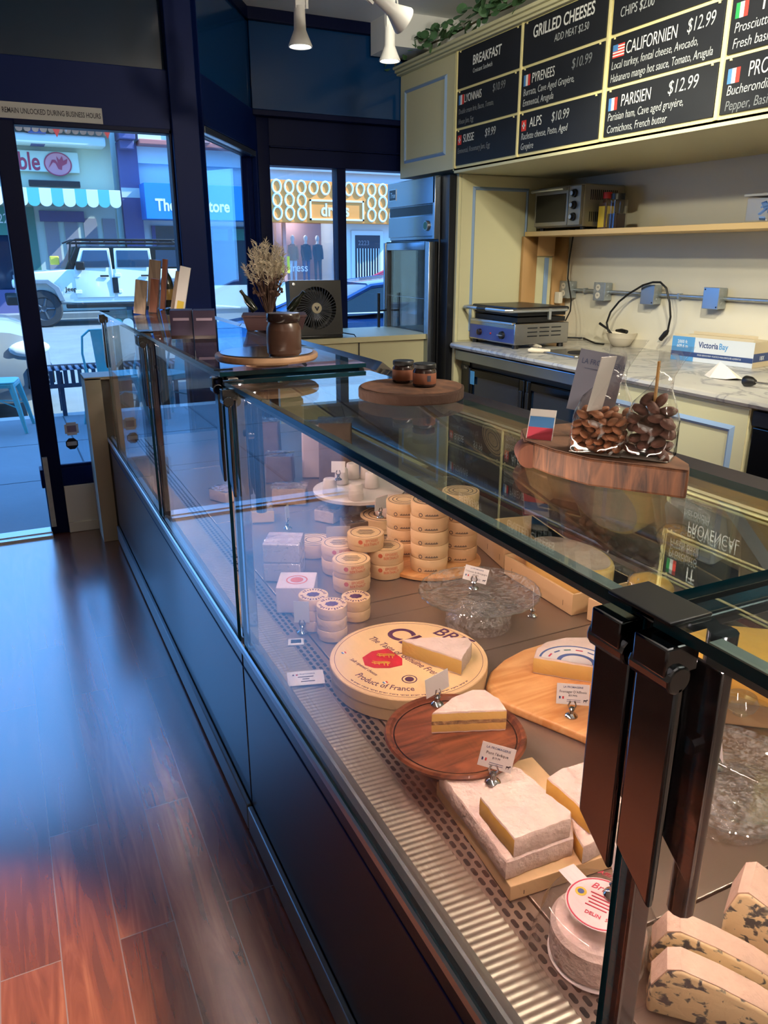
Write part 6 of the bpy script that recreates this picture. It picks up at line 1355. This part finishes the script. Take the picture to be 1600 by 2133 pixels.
# pennants
for x, y, m, l_ in ((116, 262, 'flag_red', 'red pennant hanging over the tile roof, left one'), (222, 266, 'flag_red', 'red pennant hanging over the tile roof, right one'), (135, 252, 'door_panel', 'grey pennant beside the left red pennant'), (210, 254, 'door_panel', 'grey pennant beside the right red pennant')):
    p = py(x, y, 8.6); t = thing('pennant', l_, 'pennant', p, 0, 'bunting pennants'); MB().prism([(-.07, .06), (.07, .05), (.0, -.10)], -.002, .002).build('cloth', m, t, smooth=False).matrix_basis = Matrix.Rotation(PI / 2, 4, 'X')
t = thing('bunting_cord', 'thin cord carrying the pennants outside above the door', 'cord'); MB().tube([py(-40, 236, 8.6), py(120, 249, 8.6), py(215, 252, 8.6), py(420, 225, 8.6)], .004, 5).build('cord', 'cable_black', t)

# white building with the blue shop sign
b2 = thing('shop_building', 'white rendered building between the purple pillar and the orange shop', 'building', (0, YB, 0))
xa, xb = xp + .52, bent(548, 500).x
MB().box(xa, xb, .0, 6, -.02, 3.9).box(xa, xb, -.6, 6, 4.4, 9.5).box(xa, xb, -.2, 6, 3.9, 4.4).build('wall', 'stucco_white', b2)
MB().box(xa, xb, -.66, 0, 4.32, 4.46).build('cornice', 'trim_red', b2, bevel=.03)
p = bent(350, 275); MB().box(p.x, p.x + 1.0, -.7, -.6, p.z - .3, p.z + .9).build('upper_window', 'salmon', b2)
q0, q1 = bent(318, 470), bent(526, 590); MB().box(q0.x, q1.x, -.05, .0, .62, q0.z).build('shop_window', 'car_glass', b2); MB().box(xa, xb, -.1, .0, -.02, .62).build('stall_riser', 'stucco_white', b2)
for x in (q0.x, (q0.x * .6 + q1.x * .4), q1.x): MB().box(x - .05, x + .05, -.09, -.05, .62, q0.z).build('mullion', 'purple_paint', b2)
for x, y in ((460, 492), (500, 492)): p = bent(x, y); MB().box(p.x - .25, p.x + .2, -.07, -.05, p.z - .12, p.z + .2).build('window_poster', 'sea_green', b2)
u0, u1 = bent(290, 386), bent(527, 463)
us = thing('shop_sign', 'bright blue box sign with white lettering and a brown shield', 'sign', (u0.x, YB - 1.0, u1.z))
uw, uh = u1.x - u0.x, u0.z - u1.z
MB().box(-.05, uw, 0, .98, 0, uh).build('sign_box', 'ups_blue', us, bevel=.01)
q = bent(312, 446); text('The UPS Store', uh * .47, us, (q.x - u0.x, -.006, uh * .24), (1, 0, 0), Z1, 'ups_white', sx=.79, bold=.025)
q = bent(512, 433); b = MB(); b.M = Matrix.Translation((q.x - u0.x - .02, -.001, uh * .46)) @ Matrix.Rotation(PI / 2, 4, 'X')
shp = [(-.24, .24), (0, .30), (.24, .24), (.24, -.06), (.16, -.22), (0, -.34), (-.16, -.22), (-.24, -.06)]; b.prism([(x, y) for x, y in shp], 0, .012); sh1 = b.build('shield', 'ups_gold', us, smooth=False)
b = MB(); b.M = Matrix.Translation((q.x - u0.x - .02, -.013, uh * .46)) @ Matrix.Rotation(PI / 2, 4, 'X'); b.prism([(x * .88, y * .86 - .02) for x, y in shp], 0, .008); b.build('shield_field', 'ups_brown', us, smooth=False)
text('ups', .27, us, (q.x - u0.x - .21, -.024, uh * .40), (1, 0, 0), Z1, 'ups_gold', sx=.85, bold=.02)

# orange shop
b3 = thing('shop_building', 'pink framed shop with mannequins behind its window and a white gated doorway', 'building', (0, YB, 0))
xb += .004; xe = xb + 9
v0, v1 = bent(565, 470), bent(708, 585)
MB().box(xb, xe, -.66, 0, 4.32, 4.46).build('cornice', 'trim_red', b3, bevel=.03)
MB().box(xb, xe, -.6, 6, 4.4, 9.5).box(xb, xe, -.2, 6, 3.9, 4.4).box(xb, v0.x, 0, 6, -.02, 3.9).box(v1.x, xe, 0, 6, -.02, 3.9).box(v0.x, v1.x, 0, 6, -.02, v1.z).box(v0.x, v1.x, 1.6, 6, v1.z, 3.9).box(v0.x, v1.x, 0, 6, v0.z + .3, 3.9).build('wall', 'stucco_white', b3)
MB().box(v0.x, v1.x, 1.55, 1.6, v1.z, v0.z + .3).build('back_panel', 'shop_window_back', b3)
for x in (v0.x, bent(592, 500).x, v1.x): MB().box(x - .05, x + .05, -.05, .05, v1.z, v0.z + .3).build('mullion', 'salmon', b3)
MB().box(v0.x, v1.x, .02, .03, v1.z, v0.z + .3).build('shop_window', 'shop_pane', b3)
p = bent(602, 562); text('dress', .34, b3, (p.x - .05, .015, p.z - .05), (1, 0, 0), Z1, 'flag_white', sx=.95)
g0, g1 = bent(738, 490), bent(790, 575); MB().box(g0.x - .12, g1.x + .12, -.06, .0, 0, g0.z + .15).build('door_frame', 'stucco_white', b3, bevel=.02); MB().box(g0.x, g1.x, -.07, -.06, .0, g0.z).build('doorway', 'shop_dark', b3)
b = MB()
for k in range(9): x = g0.x + .06 + k * (g1.x - g0.x - .12) / 8; b.tube([(x, -.10, .1), (x, -.10, g0.z - .4)], .018, 5)
b.build('gate', 'flag_white', b3); text('2223', .2, b3, (g0.x + .1, -.075, g0.z - .3), (1, 0, 0), Z1, 'door_panel', sx=1)
d0, d1 = bent(550, 376), bent(812, 468); ds = thing('shop_sign', 'orange sign with rows of white rings and the word dress in a white frame', 'sign', (d0.x, YB - .5, d1.z + .0))
dw, dh = d1.x - d0.x + .6, d0.z - d1.z
MB().box(0, dw, 0, .48, 0, dh).build('sign_box', 'orange_sign', ds, bevel=.01)
step = dw / 12.4
for r_ in range(3):
    for c_ in range(12):
        x = step * (c_ + .55); z = dh * (.84 - .315 * r_)
        if r_ and 2 < c_ < 8: continue
        b = MB(); b.tube([(x + math.cos(a) * step * .34, -.012, z + math.sin(a) * dh * .15) for a in [2 * PI * k / 24 for k in range(24)]], .03, 6, closed=True); b.build('ring', 'ups_white', ds)
fx0, fx1, fz0, fz1 = bent(624, 0).x - d0.x, bent(738, 0).x - d0.x, dh * .06, dh * .56
fx0 = step * 3.2; fx1 = step * 7.85
MB().box(fx0, fx1, -.03, 0, fz0, fz0 + .05).box(fx0, fx1, -.03, 0, fz1 - .05, fz1).box(fx0, fx0 + .05, -.03, 0, fz0, fz1).box(fx1 - .05, fx1, -.03, 0, fz0, fz1).build('frame', 'ups_white', ds)
text('dress', dh * .44, ds, (fx0 + (fx1 - fx0) * .2, -.01, dh * .17), (1, 0, 0), Z1, 'ups_white', sx=.85, bold=.02)
# mannequins
point_light('dress_shop_lamp', ((v0.x + v1.x) / 2, YB + 1.1, v0.z + .1), 45, (1, .8, .75), .1)
for k, (x, coat, legs, l_) in enumerate(((612, 'coat_tan', 'mannequin', 'white mannequin in a tan jacket, left of the three in the shop window'), (639, 'coat_black', 'jeans', 'white mannequin in a dark jacket and blue jeans, middle of the three'), (663, 'coat_black', 'coat_black', 'white mannequin in a dark sleeveless outfit, right of the three'))):
    p = py(x, 580, YB + .7); t = thing('mannequin', l_, 'mannequin', (p.x, YB + .7, v1.z)); t.scale = (.78, .78, .80)
    S = 1.0
    b = MB(); b.ball((0, 0, 1.62 * S), (.085, .10, .125), 14, 10); b.tube([(0, 0, 1.40), (0, 0, 1.54)], [.06, .05], 10)
    b.loft([[(.10 * math.cos(a) * s, .07 * math.sin(a) * s, z) for a in [2 * PI * j / 14 for j in range(14)]] for z, s in ((.80, 1.35), (.95, 1.5), (1.1, 1.15), (1.3, 1.7), (1.42, .9))])
    b.build('body', 'mannequin', t)
    for sx_ in (-1, 1): MB().tube([(sx_ * .09, 0, .84), (sx_ * .10, .01, .45), (sx_ * .10, 0, .02)], [.085, .06, .045], 10).build('leg', legs, t)
    b = MB(); b.loft([[(.13 * math.cos(a) * s, .10 * math.sin(a) * s, z) for a in [2 * PI * j / 14 for j in range(14)]] for z, s in ((.78, 1.4), (1.0, 1.35), (1.3, 1.5), (1.41, .8))])
    for sx_ in (-1, 1): b.tube([(sx_ * .15, 0, 1.36), (sx_ * .19, -.03, 1.08), (sx_ * .17, -.12, .84)], [.065, .055, .045], 8)
    b.build('jacket', coat, t)
p = bent(593, 555); t = thing('window_banner', 'yellow vertical sticker on the orange shop window', 'sticker', (p.x, YB - .02, p.z)); MB().box(-.13, .16, -.02, 0, -.2, .3).build('sheet', 'yellow', t)

# ------------------------------------------------------------------ cars
def wheel(parent, x, y, r, w_, z0=0):
    b = MB(); b.M = Matrix.Translation((x, y, r + z0)) @ Matrix.Rotation(PI / 2, 4, 'X'); b.lathe([(r * .62, -w_ / 2), (r * .92, -w_ / 2), (r, -w_ * .36), (r, w_ * .36), (r * .92, w_ / 2), (r * .62, w_ / 2)], 36, ring=True); o = b.build('wheel', 'tyre', parent)
    b = MB(); b.M = Matrix.Translation((x, y, r + z0)) @ Matrix.Rotation(PI / 2, 4, 'X'); b.lathe([(0, w_ * .30), (r * .16, w_ * .42), (r * .2, w_ * .3), (r * .55, w_ * .34), (r * .63, w_ * .48), (r * .64, -w_ * .45), (0, -w_ * .4)], 30)
    for k in range(5):
        a = 2 * PI * k / 5; b.box(-.02, .02, -.02, .02, w_ * .3, w_ * .4) if False else b.tube([(r * .15 * math.cos(a), r * .15 * math.sin(a), w_ * .38), (r * .58 * math.cos(a), r * .58 * math.sin(a), w_ * .38)], r * .07, 6)
    b.build('rim', 'rim', o); return o
# white off-road wagon: local x from nose to tail, side facing us at y = 0
jx0 = py(3, 600, 20.5).x; J = thing('off_road_car', 'white off-road wagon with a black roof rack parked across the street', 'car', (jx0, 20.5, -.15))
bz = lambda z: z + .0
b = MB(); side = [(.32, .62), (.30, 1.16), (.42, 1.24), (1.55, 1.32), (4.45, 1.32), (4.45, .62), (3.9, .52), (1.6, .52)]
b.loft([[(x, y, z) for x, z in side] for y in (.08, 1.72)]); b.build('body', 'jeep_white', J, bevel=.04, seg=3)
b = MB(); cabp = [(1.42, 1.30), (1.72, 1.84), (4.35, 1.86), (4.46, 1.30)]
b.loft([[(x, .10, z) for x, z in cabp[:1]] + [(x, .16, z) for x, z in cabp[1:3]] + [(4.46, .10, 1.30)], [(x, 1.70, z) for x, z in cabp[:1]] + [(x, 1.64, z) for x, z in cabp[1:3]] + [(4.46, 1.70, 1.30)]]); b.build('hardtop', 'black_gloss', J, bevel=.03)
b = MB(); b.box(1.70, 2.62, .06, .10, 1.28, 1.72) if False else None
for x0, x1, nm in ((1.62, 2.50, 'front'), (2.56, 3.46, 'rear')):
    d = MB(); d.loft([[(x0 + (.22 if nm == 'front' else 0) * q, y + .055 * q, z) for (q, z) in ((0, 1.30), (1, 1.80))][:1] + [(x0 + (.20 if nm == 'front' else .02), y + .055, 1.80), (x1 - .02, y + .055, 1.80), (x1, y, 1.30), (x1, y, .66), (x0, y, .66)] for y in (.05, .085)])
    dd_ = d.build('door', 'jeep_white', J, bevel=.015)
    w_ = MB(); w_.loft([[(x0 + (.13 if nm == 'front' else .06), y, 1.36), (x0 + (.26 if nm == 'front' else .08), y + .048, 1.75), (x1 - .08, y + .048, 1.75), (x1 - .06, y, 1.36)] for y in (.038, .048)]); w_.build('window', 'car_glass', dd_, bevel=.004)
    MB().box(x1 - .30, x1 - .10, .02, .05, 1.14, 1.18).build('handle', 'black_plastic', dd_, bevel=.008)
    for z in (.80, 1.18): MB().box(x0 - .02, x0 + .12, .035, .05, z - .04, z + .04).build('hinge', 'black_plastic' if False else 'jeep_white', dd_, bevel=.006)
MB().loft([[(3.55, y, 1.36), (3.58, y + .05, 1.76), (4.28, y + .05, 1.76), (4.36, y, 1.36)] for y in (.09, .11)]).build('window', 'car_glass', J)
for x0, x1 in ((.36, 1.32), (3.35, 4.3)):
    b = MB(); b.loft([[(x0, y, .70), (x0 + .1, y, .98), (x0 + .28, y, 1.10), (x1 - .3, y, 1.10), (x1 - .08, y, .92), (x1 + .02, y, .60), (x1 - .1, y, .60), (x1 - .2, y, .86), (x1 - .36, y, 1.0), (x0 + .30, y, 1.0), (x0 + .16, y, .9), (x0 + .08, y, .70)] for y in (-.10, .12)]); b.build('fender_flare', 'car_silver', J, bevel=.015)
MB().box(.42, 1.24, .1, .3, .55, 1.0).box(3.4, 4.2, .1, .3, .55, 1.0).build('wheel_well', 'slot_black', J)
for x in (.84, 3.82): wheel(J, x, .10, .43, .28); 
for x in (.84, 3.82): wheel(J, x, 1.70, .43, .28)
MB().box(1.36, 3.36, .02, .16, .42, .52).build('side_step', 'black_plastic', J, bevel=.02)
MB().box(.06, .34, .06, 1.74, .52, .74).build('bumper', 'black_plastic', J, bevel=.04)
b = MB(); b.M = Matrix.Translation((.29, .30, 1.0)) @ Matrix.Rotation(-PI / 2, 4, 'Y'); b.lathe([(.10, 0), (.10, .03), (.07, .05), (0, .055)], 20); b.build('headlight', 'headlight', J)
MB().box(.38, .52, .04, .08, .96, 1.04).build('turn_signal', 'amber', J, bevel=.01)
MB().box(1.66, 1.86, -.12, .05, 1.30, 1.50).build('mirror', 'black_plastic', J, bevel=.03)
MB().box(1.10, 1.32, .35, 1.4, 1.32, 1.45).build('light_pod', 'yellow', J, bevel=.02) if False else MB().box(1.14, 1.34, .3, .5, 1.42, 1.62).build('light_pod', 'label_yellow', J, bevel=.02)
rk = MB()
for y in (.14, 1.66): rk.tube([(1.55, y, 1.92), (1.75, y, 2.0), (4.3, y, 2.0), (4.42, y, 1.92)], .02, 6).tube([(1.65, y, 1.92), (4.38, y, 1.92)], .018, 6)
for k in range(9): x = 1.75 + k * .32; rk.tube([(x, .14, 1.93), (x, 1.66, 1.93)], .016, 6).tube([(x, .14, 1.92), (x, .14, 2.0)], .014, 6)
for x in (1.75, 2.9, 4.2): rk.tube([(x, .16, 1.84), (x, .14, 1.92)], .02, 6)
rk.tube([(1.60, .12, 1.30), (1.55, .13, 1.55), (1.62, .14, 1.93)], .022, 6).tube([(4.44, .12, 1.30), (4.46, .12, 1.6), (4.38, .14, 1.93)], .022, 6)
rk.build('roof_rack', 'black_plastic', J)
text('Jeep', .14, J, (1.38, .06, .82), (1, 0, 0), Z1, 'black_plastic', sx=1.1, bold=.02)
MB().box(2.47, 2.60, .02, .05, .76, 1.12).build('badge_plate', 'dark_metal', J)

def car(label, loc, rz, paint, Ln, W_, st, cab, group=None, name='parked_car'):
    """st: (x, half width, z low, z belt); cab: (x, half width low, z low, half width top, z top)"""
    t = thing(name, label, 'car', loc, rz, group); rings = []
    for x, hw, zl, zb in st:
        rings.append([(x, -hw * .86, zl), (x, -hw, zl + (zb - zl) * .25), (x, -hw, zl + (zb - zl) * .6), (x, -hw * .94, zl + (zb - zl) * .9), (x, -hw * .7, zb), (x, 0, zb + .02), (x, hw * .7, zb), (x, hw * .94, zl + (zb - zl) * .9), (x, hw, zl + (zb - zl) * .6), (x, hw, zl + (zb - zl) * .25), (x, hw * .86, zl)])
    b = MB(); b.loft(rings); b.build('body', paint, t)
    rg = MB(); rg.loft([[(x, -wl, zl), (x, -wt, zt - .02), (x, -wt * .8, zt), (x, wt * .8, zt), (x, wt, zt - .02), (x, wl, zl)] for x, wl, zl, wt, zt in cab]); rg.build('greenhouse', 'car_glass', t)
    inn = cab[1:-1]
    r = MB(); r.loft([[(x, -wt * 1.01, zt - .035), (x, -wt * .8, zt + .012), (x, wt * .8, zt + .012), (x, wt * 1.01, zt - .035)] for x, wl, zl, wt, zt in inn]); r.build('roof', paint, t)
    for s in (-1, 1):
        p = MB()
        pa = [(x, s * wl * 1.0, zl) if i in (0, len(cab) - 1) else (x, s * wt * 1.0, zt - .02) for i, (x, wl, zl, wt, zt) in enumerate(cab)]
        p.tube(pa, .032, 6); x, wl, zl, wt, zt = cab[len(cab) // 2]; p.tube([(x, s * wl, zl), (x, s * wt, zt - .02)], .035, 6)
        p.build('pillar', paint, t)
        c = MB(); c.tube([(cab[0][0] + .25, s * cab[1][1] * 1.0, cab[1][2] + .02)] + [(x, s * wl * 1.005, zl + .02) for x, wl, zl, wt, zt in inn] + [(cab[-1][0] - .2, s * cab[-2][1], cab[-2][2] + .02)], .012, 5); c.build('belt_trim', 'alu', t)
    for x in (Ln * .19, Ln * .81):
        for s in (-1, 1): wheel(t, x, s * (W_ / 2 - .08) , .33, .22)
    return t
zs = -.15
ST = [(0, .62, .42, .62), (.06, .80, .28, .74), (.5, .90, .22, .84), (1.3, .92, .20, .95), (2.6, .93, .20, .98), (3.6, .92, .2, 1.0), (4.3, .88, .26, .98), (4.7, .74, .40, .84)]
CB = [(1.15, .72, .92), (2.05, .80, .97), (2.7, .82, .98), (3.3, .80, .99), (4.1, .70, .98)]
CBF = [(1.15, .74, .93, .70, .95), (2.0, .82, .96, .62, 1.30), (2.7, .84, .97, .63, 1.37), (3.4, .82, .98, .60, 1.32), (4.3, .72, .98, .66, 1.0)]
t = car('dark blue sedan parked at the near kerb outside the window', (2.15, 9.55, zs), 0, 'car_blue', 4.7, 1.84, ST, CBF)
t = car('red car passing in the street behind the blue sedan', (4.9, 13.4, zs), 0, 'car_red', 4.7, 1.84, ST, [(1.0, .74, .93, .70, .95), (1.9, .82, .96, .62, 1.36), (2.7, .84, .97, .63, 1.45), (3.4, .82, .98, .60, 1.40), (4.3, .72, .98, .66, 1.0)])
MB().box(1.55, 1.75, -1.06, -.9, .95, 1.08).build('mirror', 'car_red', t, bevel=.03)
# silver car, nose pointing right
t = car('silver car with its front corner in view at the left through the door', (.42, 9.62, zs), PI, 'car_silver', 4.6, 1.84, [(0, .60, .30, .70), (.05, .78, .22, .86), (.35, .90, .18, .98), (1.1, .92, .20, 1.08), (2.6, .93, .20, 1.10), (3.6, .92, .2, 1.1), (4.3, .88, .26, 1.05), (4.6, .74, .40, .9)], [(1.0, .74, 1.02, .70, 1.05), (1.9, .82, 1.05, .62, 1.45), (2.7, .84, 1.07, .63, 1.52), (3.4, .82, 1.08, .60, 1.46), (4.3, .72, 1.05, .66, 1.08)])
for s in (1, -1):
    b = MB(); b.M = Matrix.Translation((.19, s * .84, .74)) @ Matrix.Rotation(s * .36, 4, 'Z'); b.ball((0, 0, 0), (.21, .05, .085), 18, 10); b.build('headlight', 'headlight', t)
    b = MB(); b.M = Matrix.Translation((.13, s * .82, .44)) @ Matrix.Rotation(s * .38, 4, 'Z'); b.box(-.11, .12, -.03, .03, -.11, .10, 0)
    for k in range(4): b.box(-.10, .11, -.038, .038, -.09 + k * .05, -.072 + k * .05, 1)
    b.build('fog_grille', ['black_plastic', 'alu'], t)
MB().box(-.03, .02, -.45, .45, .32, .50).build('grille', 'black_plastic', t, bevel=.01)

# ------------------------------------------------------------------ pavement furniture
def tolix(label, x, y, rz):
    t = thing('cafe_chair', label, 'chair', (x, y, -.012), rz, 'teal metal cafe chairs')
    MB().prism(rrect(.37, .36, .06), .435, .45).prism(rrect(.375, .365, .06), .40, .435).build('seat', 'teal_paint', t, bevel=.006)
    for sx in (-1, 1):
        for sy in (-1, 1):
            b = MB(); b.tube([(sx * .15, sy * .15, .43), (sx * .19, sy * .20, .2), (sx * .22, sy * .235, 0)], [.030, .022, .014], 8); b.build('leg', 'teal_paint', t)
    b = MB(); b.tube([(-.17, .16, .42), (-.175, .22, .65), (-.15, .245, .80), (-.08, .255, .85), (.08, .255, .85), (.15, .245, .80), (.175, .22, .65), (.17, .16, .42)], .011, 8); b.build('back_frame', 'teal_paint', t)
    b = MB(); b.loft([[(x_, .175 + .075 * (z - .44) / .4, z) for x_ in (-.07, .07)] + [(x_, .165 + .075 * (z - .44) / .4, z) for x_ in (.07, -.07)] for z in (.44, .6, .72, .845)]); b.build('back_splat', 'teal_paint', t)
    b = MB(); b.tube([(-.18, -.19, .22), (0, 0, .27), (.18, .19, .22)], .006, 6).tube([(-.18, .19, .22), (0, 0, .27), (.18, -.19, .22)], .006, 6); b.build('brace', 'teal_paint', t)
    return t
tolix('teal metal cafe chair on the pavement at the left edge, seen through the door', -.12, 7.70, math.radians(80))
tolix('teal metal cafe chair with its back to the street behind the sidelight', .86, 7.48, math.radians(15))
tolix('teal metal cafe chair seen through the far glass case', 1.35, 7.55, math.radians(-60))
b0 = pz(92, 745, .42); t = thing('park_bench', 'dark metal slatted bench at the kerb behind the cafe chairs', 'bench', (.35, 9.05 - .9, -.012))
sl = MB(); fr_ = MB()
for k in range(20): x = k * .065; sl.box(x, x + .036, .0, .34, .43, .45); sl.box(x, x + .036, -.04, 0, .30, .45)
sl.build('slats', 'bench_grey', t, bevel=.004)
fr_.box(-.03, 1.32, -.045, -.035, .28, .32).box(-.03, 1.32, .33, .36, .40, .46); fr_.build('rail', 'bench_grey', t)
for x in (.1, 1.2):
    for y in (0, .30): MB().box(x - .02, x + .02, y - .02, y + .02, 0, .43).build('leg', 'bench_grey', t)
t = thing('street_post', 'round grey metal post on the pavement seen through the far case', 'post', (1.82, 7.55, -.012)); MB().lathe([(.055, 0), (.055, .01), (.032, .015), (.032, 1.15), (.028, 1.18), (0, 1.19)], 18).build('post_tube', 'galv', t)
t = thing('cafe_table', 'dark pedestal cafe table on the pavement near the teal chairs', 'table', (2.75, 7.4, -.012)); MB().lathe([(.2, 0), (.2, .012), (.03, .03), (.028, .70), (0, .70)], 24).build('pedestal', 'dark_metal', t); MB().prism(rrect(.6, .6, .04), .70, .725).build('tabletop', 'dark_metal', t, bevel=.004)
